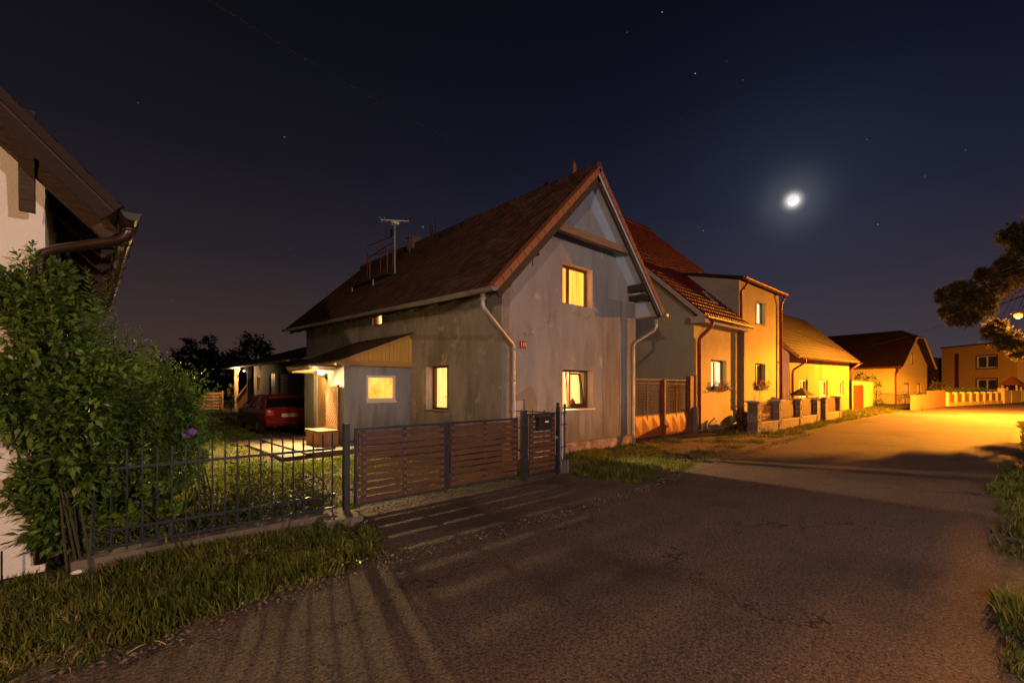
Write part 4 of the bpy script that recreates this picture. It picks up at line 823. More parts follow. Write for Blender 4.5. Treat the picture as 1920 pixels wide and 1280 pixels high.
# ------------------------------------------------------------------ car
def build_car():
    c = thing('hatchback_car', 'dark red hatchback car parked beside the grey house, seen from behind', 'car', (5.12, 16.85, .12), R(1.5))
    # stations along local +Y (rear at 0), half widths and heights
    st_ = [(.00, .42, .62, .80, .70), (.06, .30, .74, .92, .76), (.5, .22, .80, .93, .81), (1.1, .22, .82, .92, .82), (1.9, .22, .82, .90, .82), (2.7, .22, .81, .88, .80), (3.2, .24, .79, .82, .78), (3.6, .28, .74, .72, .72), (3.80, .36, .66, .62, .62)]
    V = []; 
    for (y, zb, wb, zt, wt) in st_:
        zm = zb + (zt - zb) * .5; r_ = [(-wb * .92, zb), (-wb, zb + .10), (-max(wb, wt) - .012, zm), (-wt, zt - .05), (-wt + .07, zt), (0, zt + .015), (wt - .07, zt), (wt, zt - .05), (max(wb, wt) + .012, zm), (wb, zb + .10), (wb * .92, zb)]
        V.append([(x, y, z) for x, z in r_])
    mb = MB(); k = len(V[0]); flat = [p for r_ in V for p in r_]; fs = []
    for i in range(len(V) - 1):
        for j in range(k): fs.append((i * k + j, i * k + (j + 1) % k, (i + 1) * k + (j + 1) % k, (i + 1) * k + j))
    fs.append(tuple(range(k))); fs.append(tuple(range((len(V) - 1) * k, len(V) * k))[::-1]); mb.add(flat, fs)
    body = mb.build('body', 'car_red', c, smooth=True, local=True); bv = body.modifiers.new('b', 'BEVEL'); bv.width = .02; bv.segments = 2; bv.limit_method = 'ANGLE'; bv.angle_limit = R(28)
    # greenhouse
    gs = [(.10, .93, .74, .74, .93), (.42, .92, .72, .60, 1.30), (.75, .92, .74, .60, 1.335), (1.5, .92, .75, .60, 1.34), (2.0, .90, .75, .58, 1.31), (2.75, .87, .74, .72, .88)]
    mb = MB(); V = [[(-wb, y, zb), (-wt, y, zt), (wt, y, zt), (wb, y, zb)] for (y, zb, wb, wt, zt) in gs]; flat = [p for r_ in V for p in r_]; fs = []
    for i in range(len(V) - 1):
        for j in range(4): fs.append((i * 4 + j, i * 4 + (j + 1) % 4, (i + 1) * 4 + (j + 1) % 4, (i + 1) * 4 + j))
    fs.append((0, 1, 2, 3)); mb.add(flat, fs); mb.build('glasshouse', 'car_glass', c, local=True)
    mb = MB(); ro = [(.34, .615, 1.245), (.46, .625, 1.325), (.75, .625, 1.355), (1.5, .62, 1.36), (1.98, .60, 1.33)]
    fl = []
    for (y, w_, z) in ro: fl += [(-w_, y, z - .045), (-w_ + .08, y, z), (0, y, z + .015), (w_ - .08, y, z), (w_, y, z - .045)]
    fs = []
    for i in range(len(ro) - 1):
        for j in range(4): fs.append((i * 5 + j, i * 5 + j + 1, (i + 1) * 5 + j + 1, (i + 1) * 5 + j))
    mb.add(fl, fs); rf_ = mb.build('roof', 'car_red', c, smooth=True, local=True); s_ = rf_.modifiers.new('s', 'SOLIDIFY'); s_.thickness = .02
    for s in (-1, 1):
        for a_, b_, w_ in (((s * .755, .12, .92), (s * .62, .44, 1.30), .12), ((s * .755, 1.05, .92), (s * .62, 1.05, 1.32), .07), ((s * .755, 1.9, .90), (s * .62, 1.75, 1.32), .06), ((s * .75, 2.72, .88), (s * .60, 1.98, 1.31), .06)):
            mb = MB(); mb.beam(a_, b_, .05, w_, (0, 1, 0)); mb.build('pillar', 'car_red', c, local=True)
    mb = MB(); mb.hexa([(-.78, -.06, .36), (.78, -.06, .36), (.80, .16, .34), (-.80, .16, .34), (-.78, -.09, .55), (.78, -.09, .55), (.82, .16, .56), (-.82, .16, .56)]); bp = mb.build('bumper', 'car_red', c, local=True); b2 = bp.modifiers.new('b', 'BEVEL'); b2.width = .03; b2.segments = 3
    mb = MB(); mb.box(-.68, .68, -.094, -.07, .415, .45); mb.build('bumper_strip', 'black_plastic', c, local=True)
    for s in (-1, 1):
        mb = MB(); mb.hexa([(s * .52, -.02, .66), (s * .74, .0, .66), (s * .765, .08, .66), (s * .52, .05, .66), (s * .52, -.02, .84), (s * .73, .01, .86), (s * .76, .10, .86), (s * .52, .06, .84)]); mb.build('tail_light', 'tail_red', c, local=True)
        mb = MB(); mb.sphere((s * .655, -.025, .80), .038, 10, 6, (1, .3, .8)); mb.build('lamp_lens', 'plate_white', c, local=True)
        mb = MB(); mb.box(s * .76, s * .90, 2.02, 2.14, .90, 1.02); mb.build('mirror', 'black_plastic', c, local=True)
        for y in (.72, 3.0):
            mb = MB(); mb.tube([(s * .66, y, .28), (s * .83, y, .28)], .28, 24); wh = mb.build('wheel', 'rubber', c, local=True)
            mb = MB(); mb.tube([(s * .82, y, .28), (s * .838, y, .28)], .17, 16); mb.build('rim', 'chrome', wh, local=True)
    mb = MB(); mb.box(-.36, .28, -.012, -.002, .585, .69)
    mb = MB(); mb.box(-.26, .26, -.035, -.02, .60, .71); pt = mb.build('number_plate', 'plate_white', c, local=True)
    cu = text_mesh('characters', '4SU8 8370', .085, 'black_plastic', pt, Vector((.01, -.037, .655)), Matrix.Rotation(R(90), 4, 'X'), .001)
    mb = MB(); mb.tube([(.0, .12, 1.05), (.25, .14, .97)], .008, 5); mb.build('wiper', 'black_plastic', c, local=True)
    mb = MB(); mb.tube([(-.45, .02, .26), (-.45, .3, .26)], .025, 8); mb.build('exhaust', 'chrome', c, local=True)
    for s in (-1, 1): mb = MB(); mb.box(s * .835, s * .828, .35, 3.5, .50, .54); mb.build('side_strip', 'black_plastic', c, local=True)
build_car()

# ------------------------------------------------------------------ outbuilding with porch, behind
ob = thing('outbuilding', 'low outbuilding with a timber porch and small lit window at the back of the yard', 'outbuilding', (7.6, 22, .35))
OX = 7.6; PO = wall_X(OX)
hw = (30.55, 31.15, 1.55, 2.42); hd = (27.5, 28.6, .4, 2.5); hb = (25.3, 26.9, 1.0, 2.45)
mb = MB(); mb.poly([(21.5, .2), (31.9, .2), (31.9, 3.1), (21.5, 3.1)], [hw, hd, hb], PO); mb.reveals([hw, hd, hb], PO, .12)
mb.add([(OX, 31.9, .2), (14, 31.9, .2), (14, 31.9, 3.1), (OX, 31.9, 3.1)], [(0, 1, 2, 3)]); mb.add([(OX, 21.5, .2), (14, 21.5, .2), (14, 21.5, 3.1), (OX, 21.5, 3.1)], [(0, 1, 2, 3)]); mb.build('wall', 'shed_wall', ob)
window(ob, PO, hw, .1, 'window_brown', 'lit_cream', (), .05)
mb = MB(); mb.pbox(PO, hd[0], hd[1], hd[2], hd[3], .05, .09); mb.build('door', 'door_dark', ob)
mb = MB()
for k in range(9): mb.pbox(PO, hb[0], hb[1], hb[2] + k * .16, hb[2] + k * .16 + .14, .05 + .01 * (k % 2), .09)
mb.build('shutter', 'net_curtain', ob)
O1, O2, O3, O4 = (6.75, 22.2, 3.02), (6.55, 35.0, 3.0), (11.5, 22.2, 4.75), (11.5, 35.0, 4.6)
tiled_roof(ob, [(O1, O2, O3, O4, 40, 14, .02, .02, 'wave', 9)], 'roof_dark'); mb = MB(); slab(mb, O1, O2, O4, O3, .14); mb.build('roof_boards', 'fascia', ob)
mb = MB(); mb.gutter((6.66, 22.2, 2.97), (6.46, 35.0, 2.95), .07); mb.build('gutter', 'zinc', ob)
for (x, y) in ((6.9, 33.2), (6.9, 30.0)):
    mb = MB(); mb.box(x - .10, x + .10, y - .1, y + .1, .3, 2.92); mb.build('post', 'post_pale', ob)
mb = MB(); mb.beam((6.9, 33.1, 1.0), (6.9, 30.1, 2.0), .06, .10); mb.beam((6.9, 33.1, 2.35), (6.9, 32.3, 2.9), .06, .08); mb.beam((6.9, 30.1, 2.35), (6.9, 30.9, 2.9), .06, .08); mb.build('rail', 'post_pale', ob)
mb = MB(); mb.add([(6.93, 33.0, .4), (6.93, 30.1, .4), (6.93, 30.1, 1.9), (6.93, 33.0, 1.0)], [(0, 1, 2, 3)]); mb.build('side_board', 'plank_brown', ob)
mb = MB(); mb.sphere((6.98, 31.6, 2.72), .05, 10, 6); wl2 = solo('ceiling_lamp', mb, 'lamp_glow', 'small warm lamp under the timber porch of the outbuilding', 'lamp')
point('yard_light', (6.6, 32.3, 2.6), 130, (1, .6, .25), .08)
# slatted screen, little bin, plants at the back
sf = thing('slatted_screen', 'pale horizontal board screen at the back edge of the lawn', 'fence', (5.6, 34, .3))
a, b = atT(383, 768, 28.5), atT(418, 767, 29)
for k in range(6):
    mb = MB(); z = .38 + k * .19; mb.beam((a[0], a[1], z), (b[0], b[1], z), .03, .15, tint=random.random()); mb.build('board', 'planks', sf)
for q in (a, ((a[0] + b[0]) / 2, (a[1] + b[1]) / 2), b):
    mb = MB(); mb.box(q[0] - .03, q[0] + .03, q[1] + .02, q[1] + .08, .2, 1.5); mb.build('post', 'planks', sf)
q = atT(370, 765, 28); mb = MB()
for k in range(7): mb.box(q[0] - .4 + k * .115, q[0] - .30 + k * .115, q[1], q[1] + .05, .3, .85)
mb.box(q[0] - .4, q[0] + .4, q[1] + .05, q[1] + .08, .45, .52); solo('low_picket_fence', mb, 'planks', 'short low picket panel beside the pale board screen', 'fence')

# ------------------------------------------------------------------ second house (orange lit, red roof)
BX0, BX1, BY = 17.3, 27.0, 8.2
hB = thing('red_roof_house', 'ochre plastered house with glossy red tiled roof and a tall flat dormer', 'house', (BX0, BY, 0))
PYB = wall_Y(BY); w1 = (18.85, 20.4, 1.62, 2.88); w2 = (23.6, 25.0, 1.64, 2.90); w3 = (23.65, 25.0, 4.83, 5.95); BM = 21.62
mb = MB()
mb.poly([(BX0, .45), (BM, .45), (BM, 4.62), (BX0, 4.62)], [w1], PYB); mb.reveals([w1], PYB, .28)
mb.build('front_wall', 'render_yellow', hB)
mb = MB(); mb.poly([(BM, .45), (BX1, .45), (BX1, 6.6), (BM, 6.6)], [w2, w3], lambda u, z, d: (u, BY - .06 + d, z)); mb.reveals([w2, w3], lambda u, z, d: (u, BY - .06 + d, z), .28)
mb.add([(BM, BY - .06, .45), (BM, BY, .45), (BM, BY, 4.7), (BM, BY - .06, 4.7)], [(0, 1, 2, 3)])
mb.add([(BX1, BY - .06, 0), (BX1, 24, 0), (BX1, 24, 4.6), (BX1, 11.4, 7.4), (BX1, BY - .06, 6.6)], [(0, 1, 2, 3, 4)]); mb.build('bay_wall', 'render_yellow', hB)
mb = MB(); mb.add([(BM, BY - .06, 4.4), (BM, 11.4, 4.4), (BM, 11.4, 7.42), (BM, BY - .06, 6.6)], [(0, 1, 2, 3)]); mb.build('dormer_side_wall', 'render_side', hB)
mb = MB(); mb.box(BX0 - .0, BM, BY - .05, BY + .05, 0, .72); mb.box(BM, BX1 + .02, BY - .11, BY - .0, 0, .74); mb.build('plinth', 'render_yellow', hB)
mb = MB(); zr_ = lambda y: 4.5 + .92 * (y - 7.7)
mb.add([(BX0, BY, 0), (BX0, 24, 0), (BX0, 24, 4.3), (BX0, 15.8, zr_(15.8) - .15), (BX0, BY, zr_(BY) - .12)], [(0, 1, 2, 3, 4)]); mb.build('side_wall', 'render_side', hB)
zb_ = lambda y: 4.5 + (y - 7.7) * .9198
tiled_roof(hB, [((17.05, 7.7, 4.5), (21.62, 7.7, 4.5), (17.05, 15.8, 11.95), (21.62, 15.8, 11.95), 20, 33, .045, .03, 'wave', 11), ((21.63, 10.9, zb_(10.9)), (27.1, 10.9, zb_(10.9)), (21.63, 15.8, 11.95), (27.1, 15.8, 11.95), 24, 20, .045, .03, 'wave', 12)], 'roof_red')
mb = MB(); slab(mb, (17.05, 7.7, 4.5), (21.6, 7.7, 4.5), (21.6, 15.8, 11.95), (17.05, 15.8, 11.95), .16); slab(mb, (21.62, 10.9, zb_(10.9)), (27.1, 10.9, zb_(10.9)), (27.1, 15.8, 11.95), (21.62, 15.8, 11.95), .16); slab(mb, (17.05, 24, 4.5), (27.1, 24, 4.5), (27.1, 15.8, 11.95), (17.05, 15.8, 11.95), .16); mb.build('roof_boards', 'fascia', hB)
mb = MB(); vn = Vector((0, -.92, 1)).normalized(); mb.beam(Vector((17.06, 7.62, 4.42)) - vn * .07, Vector((17.06, 15.8, 11.95)) - vn * .07, .10, .16, vn); mb.box(17.0, 17.3, 7.62, BY, 4.18, 4.45); mb.build('bargeboard', 'cap', hB)
ridge_caps(hB, (17.05, 15.8, 12.0), (27.1, 15.8, 12.0), .13, 26, 'roof_red')
mb = MB(); mb.box(17.3, BM, 7.74, BY, 4.22, 4.34); mb.build('soffit', 'cap', hB)
mb = MB(); mb.gutter((17.05, 7.60, 4.42), (21.7, 7.60, 4.42), .09); mb.build('gutter', 'pipe_red', hB)
# dormer roof
mb = MB(); mb.hexa([(BM - .15, 7.9, 6.60), (27.15, 7.9, 6.60), (27.15, 11.5, 7.44), (BM - .15, 11.5, 7.44), (BM - .15, 7.9, 6.72), (27.15, 7.9, 6.72), (27.15, 11.5, 7.56), (BM - .15, 11.5, 7.56)]); mb.build('dormer_roof', 'roof_dark', hB)
mb = MB(); mb.gutter((BM - .2, 7.82, 6.64), (27.2, 7.82, 6.64), .09); mb.build('gutter', 'pipe_red', hB)
pipe('downpipe', [(17.62, 7.62, 4.34), (17.62, 7.62, 4.1), (17.55, 8.0, 3.75), (17.55, 8.10, 3.6), (17.55, 8.10, .05)], .07, 'pipe_red', hB)
pipe('downpipe', [(BM + .12, 7.84, 6.55), (BM + .12, 7.84, 6.35), (BM - .02, 8.04, 6.05), (BM - .02, 8.04, 4.55)], .06, 'pipe_red', hB)
pipe('downpipe', [(26.86, 7.84, 6.55), (26.86, 7.84, 6.4), (26.90, 8.0, 6.1), (26.90, 8.0, .05)], .07, 'pipe_red', hB)
pipe('chimney_duct', [(21.55, 8.0, 4.35), (21.55, 8.0, .9), (21.55, 8.0, .3)], .12, 'beam_grey', hB, [(21.55, 8.0, .9)])
vwin = window(hB, PYB, w1, .24, 'window_dark', 'lit_white', (.5,), .07, folds=6, sill='cap')
PYC = lambda u, z, d: (u, BY - .06 + d, z)
window(hB, PYC, w2, .24, 'window_dark', 'net_curtain', (.5,), .07, folds=6, sill='cap')
window(hB, PYC, w3, .24, 'window_dark', 'lit_white', (.5,), .06, folds=6, sill='cap')
# roof window strip
mb = MB(); q0 = Vector(onY(1311, 546, 9.9)); 
def onroofB(px, py):
    d = ray(px, py); t = (4.5 - .92 * 7.7 - CAMH) / (d[2] - .92 * d[1]); return Vector((t * d[0], t * d[1], CAMH + t * d[2]))
r1, r2 = onroofB(1315, 548), onroofB(1338, 570); sx_ = Vector((.34, 0, 0)); nn = vn * .09
mb.hexa([r2, r2 + sx_, r1 + sx_, r1, r2 + nn, r2 + nn + sx_, r1 + nn + sx_, r1 + nn]); rw = mb.build('roof_window', 'window_white', hB)
mb = MB(); nn2 = vn * .095; e = Vector((.05, 0, 0)); u_ = (r1 - r2).normalized() * .08
mb.hexa([r2 + nn + e + u_, r2 + nn + sx_ - e + u_, r1 + nn + sx_ - e - u_, r1 + nn + e - u_, r2 + nn2 + e + u_, r2 + nn2 + sx_ - e + u_, r1 + nn2 + sx_ - e - u_, r1 + nn2 + e - u_]); mb.build('pane', 'dark_pane', rw)

def leaves(centers, size, aspect=.45, droop=.3, rg=RNG, dirs=None, spread=1., tcen=.5, tsd=.2):
    """folded leaf quads at the given points"""
    n = len(centers); c = np.asarray(centers, dtype=float)
    if dirs is None:
        d = rg.normal(0, 1, (n, 3)); 
    else: d = np.asarray(dirs, dtype=float) + rg.normal(0, .35 * spread, (n, 3))
    d[:, 2] -= droop * 0; d /= np.linalg.norm(d, axis=1, keepdims=True) + 1e-9
    up = np.tile([0, 0, 1.], (n, 1)) + rg.normal(0, .45, (n, 3)); s = np.cross(d, up); s /= np.linalg.norm(s, axis=1, keepdims=True) + 1e-9; nn = np.cross(s, d)
    L_ = (size * rg.uniform(.6, 1.3, n))[:, None]; W_ = L_ * aspect * .5
    base = c; mid = c + d * L_ * .5 - nn * L_ * .06; tip = c + d * L_ - np.array([0, 0, 1]) * L_ * droop * .5
    V = np.stack([base, mid + s * W_ + nn * W_ * .35, tip, mid - s * W_ + nn * W_ * .35], 1).reshape(-1, 3)
    F_ = (np.arange(n)[:, None] * 4 + np.array([[0, 1, 2]])); F2 = (np.arange(n)[:, None] * 4 + np.array([[0, 2, 3]]))
    t = np.repeat(np.clip(rg.normal(tcen, tsd, n), 0, 1), 4); return V, np.concatenate([F_, F2]), t
def merge(parts):
    V, F_, T = [], [], []; b = 0
    for v, f, t in parts: V.append(v); F_.append(f + b); T.append(t); b += len(v)
    return np.concatenate(V), np.concatenate(F_), np.concatenate(T)
def ball(c, r, n, rg, sq=(1, 1, 1), lumps=9, shell=.55):
    """points in a lumpy crown: sub-clumps spread through the volume, with gaps"""
    cc = []; 
    for k in range(lumps):
        d = rg.normal(0, 1, 3); d /= np.linalg.norm(d); cc.append(d * rg.uniform(shell, .95) * .8)
    cc = np.array(cc + [[0, 0, 0]]); idx = rg.integers(0, len(cc), n); p = cc[idx] + rg.normal(0, .21, (n, 3))
    return np.array(c) + p * r * np.array(sq)
def flowers(mb, spots, r):
    for (x, y, z) in spots:
        for k in range(5):
            a = k * 1.2566 + random.random() * .3; rx = r * math.cos(a); rz2 = r * math.sin(a); mb.add([(x, y, z), (x + rx * .8 - rz2 * .5, y - .01, z + rz2 * .8 + rx * .5), (x + rx * 1.1, y - .03, z + rz2 * 1.1), (x + rx * .8 + rz2 * .5, y - .01, z + rz2 * .8 - rx * .5)], [(0, 1, 2, 3)])
def flower_box(hole, Y, label):
    a, b, c, d = hole; t = thing('flower_box', label, 'flower box', ((a + b) / 2, Y - .1, c), 0, 'flower boxes on the window sills')
    mb = MB(); mb.hexa([(a + .06, Y - .13, c + .0), (b - .06, Y - .13, c), (b - .06, Y + .05, c), (a + .06, Y + .05, c), (a + .03, Y - .16, c + .15), (b - .03, Y - .16, c + .15), (b - .03, Y + .08, c + .15), (a + .03, Y + .08, c + .15)]); mb.build('box', 'window_brown', t)
    rg = np.random.default_rng(int(a * 10)); n = 260; p = np.stack([rg.uniform(a, b, n), rg.normal(Y - .10, .07, n), c + .16 + rg.uniform(-.22, .22, n) * rg.uniform(.3, 1, n)], -1); np_mesh('foliage', *leaves(p, .07, .7)[:2], 'leaf_dark', parent=t)
    mb = MB(); flowers(mb, [(rg.uniform(a, b), rg.normal(Y - .17, .04), c + .16 + rg.uniform(-.2, .25)) for _ in range(42)], .042); mb.build('flowers', 'petal_pink', t)
flower_box(w1, BY, 'window box of red flowers under the brightly lit lower window')
flower_box(w2, BY - .06, 'window box of red flowers under the dark curtained window')

# gate between the two houses
wg = thing('mesh_gate', 'rusty wire mesh gate with orange embossed sheet below between the two houses', 'gate', (12.6, 8.05, 0)); GY = 8.0
for x0, x1 in ((12.58, 14.50), (14.62, 16.4)):
    mb = MB(); 
    n = int((x1 - x0) / .5)
    mb.add([(x0, GY, .08), (x1, GY, .08), (x1, GY, .80), (x0, GY, .80)], [(0, 1, 2, 3)])
    cell = (x1 - x0) / 3
    for k in range(3):
        for (zb, zt) in ((.10, .78),):
            xa, xb = x0 + k * cell, x0 + (k + 1) * cell; c = ((xa + xb) / 2, GY - .035, (zb + zt) / 2)
            mb.add([(xa, GY - .004, zb), (xb, GY - .004, zb), (xb, GY - .004, zt), (xa, GY - .004, zt), c], [(0, 1, 4), (1, 2, 4), (2, 3, 4), (3, 0, 4)])
    mb.build('sheet_panel', 'sheet_orange', wg)
    mb = MB()
    for q in ((x0, x1, .80, .83), (x0, x1, 1.98, 2.01), (x0, x1, 1.86, 1.875)): mb.box(q[0], q[1], GY - .02, GY + .02, q[2], q[3])
    for q in (x0, (x0 + x1) / 2 - .01, x1 - .025): mb.box(q, q + .022, GY - .019, GY + .019, .05, 1.98)
    mb.build('frame', 'rust', wg)
    mb = MB(); z = .88
    while z < 1.85: mb.box(x0 + .02, x1 - .02, GY - .004, GY + .002, z - .003, z + .003); z += .05
    x = x0 + .08
    while x < x1: mb.box(x - .002, x + .002, GY - .007, GY - .004, .84, 1.86); x += .10
    mb.build('wire_mesh', 'rust', wg)
for x, h, wd in ((14.56, 2.0, .09), (16.55, 2.15, .26)):
    mb = MB(); mb.box(x - wd / 2, x + wd / 2, GY - .09, GY + .09, -.1, h); mb.build('post', 'rust', wg)
mb = MB(); mb.tube([(16.75, 7.9, -.1), (16.75, 7.9, .95), (16.75, 7.9, 1.02)], [.13, .13, .06], 12); solo('guard_stone', mb, 'concrete', 'rounded grey concrete guard post beside the mesh gate', 'bollard')
mb = MB(); mb.tube([(16.98, 8.0, -.1), (16.98, 8.0, 2.2)], [.06, .06], 10); solo('fence_post', mb, 'beam_grey', 'pale round post at the corner of the ochre house', 'post')
mb = MB(); mb.hexa([(17.7, 7.72, 0), (18.75, 7.80, .03), (18.75, 7.95, .03), (17.7, 7.9, 0), (17.95, 7.86, .30), (18.75, 7.98, .50), (18.75, 8.03, .50), (17.95, 7.92, .30)]); solo('stone_slab', mb, 'stone', 'grey stone slab leaning against the foot of the ochre wall', 'slab')
mb = MB(); mb.tube([(21.15, 7.75, 0), (21.15, 7.75, .42), (21.15, 7.75, .62), (21.15, 7.75, .68)], [.30, .31, .22, .05], 16); solo('barrel', mb, 'black_plastic', 'dark rounded rain barrel at the foot of the grey wall duct', 'barrel')
mb = MB(); mb.box(21.9, 26.5, 7.55, 8.0, -.05, .16); mb.box(19.0, 21.7, 7.72, 8.08, -.05, .12); solo('kerb_slab', mb, 'concrete', 'low pale slab along the foot of the ochre house', 'slab')

# ------------------------------------------------------------------ pillar fence
pf = thing('pillar_fence', 'stone pillar fence with brown railings in front of the ochre house', 'fence', (18.4, 6.4, 0)); QY = 6.4
pil = [onY(p, 760, QY)[0] for p in (1414, 1455, 1494, 1526, 1542, 1569)]
def pillar(x, y, wd=.37, h=1.16, parent=None):
    mb = MB(); rr = random.Random(int(x * 7)); z = -.1
    while z < h - .02:
        hh = rr.uniform(.06, .09); j = rr.uniform(-.012, .012); s = rr.uniform(.2, .8) * wd
        mb.box(x - wd / 2 + j, x - wd / 2 + s, y - wd / 2 + j, y + wd / 2 + j, z, z + hh - .008, rr.random()); mb.box(x - wd / 2 + s + .006, x + wd / 2 + j, y - wd / 2 - j, y + wd / 2 - j, z, z + hh - .008, rr.random()); z += hh
    o_ = mb.build('pillar', 'stone', parent); mb = MB(); mb.box(x - wd / 2 - .07, x + wd / 2 + .07, y - wd / 2 - .07, y + wd / 2 + .07, h + .005, h + .06); mb.build('cap', 'cap', o_)
for x in pil: pillar(x, QY, parent=pf)
def railing(x0, x1, y, z0, z1, parent, m='plank_brown', gap=.09, wd=.055, dens=1):
    mb = MB(); x = x0
    while x < x1 - .03:
        mb.box(x, x + wd, y - .012, y + .012, z0, z1 + .06 * math.sin((x - x0) / (x1 - x0) * math.pi), random.random()); x += gap
    o_ = mb.build('railing', m, parent); mb = MB()
    for z in (z0 + .12, z1 - .12): mb.box(x0, x1, y + .013, y + .035, z, z + .04)
    mb.build('rail', 'rust', o_)
for i in range(len(pil) - 1):
    if i == 3: continue
    mb = MB(); mb.box(pil[i] + .23, pil[i + 1] - .23, QY - .16, QY + .16, -.1, .34); mb.build('base_wall', 'stone', pf)
    mb = MB(); mb.box(pil[i] + .225, pil[i + 1] - .225, QY - .19, QY + .19, .345, .38); mb.build('coping', 'cap', pf)
    railing(pil[i] + .25, pil[i + 1] - .25, QY, .42, 1.12, pf, 'rust' if i == 0 else 'brown_wood', .13 if i == 0 else .085, .02 if i == 0 else .06)
mb = MB(); mb.box(pil[3] + .25, pil[4] - .25, QY - .02, QY + .02, .05, 1.1); mb.build('door', 'door_dark', pf)
mb = MB()
for z in (.75, .9, 1.0): mb.sphere((pil[3] + .42, QY - .1, z), .045, 8, 5)
mb.box(pil[3] + .3, pil[3] + .6, QY - .06, QY - .03, .7, .72); mb.build('post_slot', 'plate_white', pf)
# dark garden parasol folded over the terrace and thin poles
gp = thing('garden_parasol', 'low dark garden parasol behind the stone pillar fence', 'parasol', (29.6, 7.2, 0)); gx, gy = onY(1503, 745, 7.2)[0], 7.2
gp.location = (gx, gy, 0); mb = MB(); n = 8
mb.add([(gx + 1.15 * math.cos(k * math.pi / 4), gy + .62 * math.sin(k * math.pi / 4), 1.30) for k in range(8)] + [(gx, gy, 1.72)], [(k, (k + 1) % 8, 8) for k in range(8)]); mb.build('canopy', 'roof_dark', gp)
mb = MB(); mb.tube([(gx, gy, 0), (gx, gy, 1.70)], .02, 7); mb.build('pole', 'window_white', gp)
for k, p in enumerate((1471, 1479)):
    x, y, z = onY(p, 750, 7.3); mb = MB(); mb.tube([(x, y, 0), (x, y, (1.75, 2.6)[k])], .02, 7); solo('pole', mb, 'window_white', ('short thin white pole', 'tall thin white pole')[k] + ' behind the stone pillar fence', 'pole')

# ------------------------------------------------------------------ yellow cottage
CX0, CX1, CY = 28.3, 42.6, 8.0
hC = thing('yellow_cottage', 'long low bright yellow cottage with mossy brown tiled roof and three windows', 'house', (CX0, CY, 0)); PC = wall_Y(CY)
cw = [(30.05, 31.8, 1.12, 2.18), (34.45, 36.4, 1.12, 2.18), (39.2, 40.9, 1.12, 2.18)]
mb = MB(); mb.poly([(CX0, 0), (CX1, 0), (CX1, 3.62), (CX0, 3.55)], cw, PC); mb.reveals(cw, PC, .22); mb.build('front_wall', 'cottage_wall', hC)
mb = MB(); mb.add([(CX0, CY, 0), (CX0, 14.6, 0), (CX0, 14.6, 3.5), (CX0, 11.15, 6.8), (CX0, CY, 3.6)], [(0, 1, 2, 3, 4)]); mb.build('gable_wall', 'white_render', hC); mb = MB(); mb.add([(CX1, CY, 0), (CX1, 14.6, 0), (CX1, 14.6, 3.5), (CX1, 11.15, 6.9), (CX1, CY, 3.6)], [(0, 1, 2, 3, 4)]); mb.build('gable_wall', 'white_render', hC)
c1, c2, c3, c4 = (28.1, 7.45, 3.40), (43.4, 7.45, 3.66), (28.1, 11.15, 6.95), (43.4, 11.15, 7.25)
tiled_roof(hC, [(c1, c2, c3, c4, 62, 16, .025, .025, 'flat', 13), ((28.1, 14.9, 3.4), (43.4, 14.9, 3.66), c3, c4, 30, 10, .025, .025, 'flat', 14)], 'roof_brown')
mb = MB(); slab(mb, c1, c2, c4, c3, .14); mb.build('roof_boards', 'trim_ochre', hC)
mb = MB(); mb.gutter((28.1, 7.36, 3.34), (43.4, 7.36, 3.58), .08); mb.build('gutter', 'copper_brown', hC)
pipe('downpipe', [(28.9, 7.38, 3.3), (28.9, 7.38, 3.1), (28.5, 7.85, 2.7), (28.5, 7.9, 2.5), (28.5, 7.9, 0)], .06, 'pipe_red', hC)
pipe('downpipe', [(42.9, 7.38, 3.5), (42.9, 7.9, 3.1), (42.9, 7.9, 0)], .07, 'pipe_red', hC)
for h_ in cw: window(hC, PC, h_, .16, 'window_white', 'net_curtain', (.5,), .09, folds=5)
# garden wall with red doors
gw = thing('garden_wall', 'plastered garden wall with wide red wooden doors right of the yellow cottage', 'wall', (43.4, 8, 0))
mb = MB(); mb.box(43.0, 43.75, 7.95, 8.15, -.1, 2.2); mb.box(47.9, 52.0, 7.95, 8.15, -.1, 2.2); mb.box(43.75, 47.9, 7.95, 8.15, 1.92, 2.2); mb.build('wall', 'far_wall', gw)
mb = MB(); mb.box(42.95, 52.05, 7.9, 8.2, 2.205, 2.26); mb.build('coping', 'verge_tile', gw)
mb = MB(); mb.box(43.75, 47.9, 8.0, 8.06, 0, 1.915)
for k in range(21): mb.box(43.77 + k * .197, 43.95 + k * .197, 7.985, 7.998, .03, 1.9, random.random())
mb.build('door', 'gate_red', gw)

# ------------------------------------------------------------------ far houses
def c2w(cx, dp): return (dp * FW[0] + cx * RT[0], dp * FW[1] + cx * RT[1])
dx_, dy_ = c2w(39.5, 46.7)
hD = thing('half_hipped_house', 'yellow gabled house with a dark half hipped roof beyond the garden wall', 'house', (dx_, dy_, 0), R(-10.4))
WD, LD, ZE, ZR = 8.5, 10.5, 3.85, 7.9; ID = lambda u, z, d: (u, d, z)
dw = [(1.6, 3.2, .9, 2.15), (5.3, 6.5, .9, 2.15), (3.5, 4.5, 4.1, 5.35)]
mb = MB(); mb.poly([(0, 0), (WD, 0), (WD, ZE + .3), (WD / 2 + .75, 6.9), (WD / 2 - .75, 6.9), (0, ZE + .3)], dw, ID); mb.reveals(dw, ID, .15); mb.build('gable_wall', 'far_wall', hD, local=True)
for x_ in (0, WD): mb = MB(); mb.add([(x_, 0, 0), (x_, LD, 0), (x_, LD, ZE + .3), (x_, 0, ZE + .3)], [(0, 1, 2, 3)]); mb.build('side_wall', 'far_wall', hD, local=True)
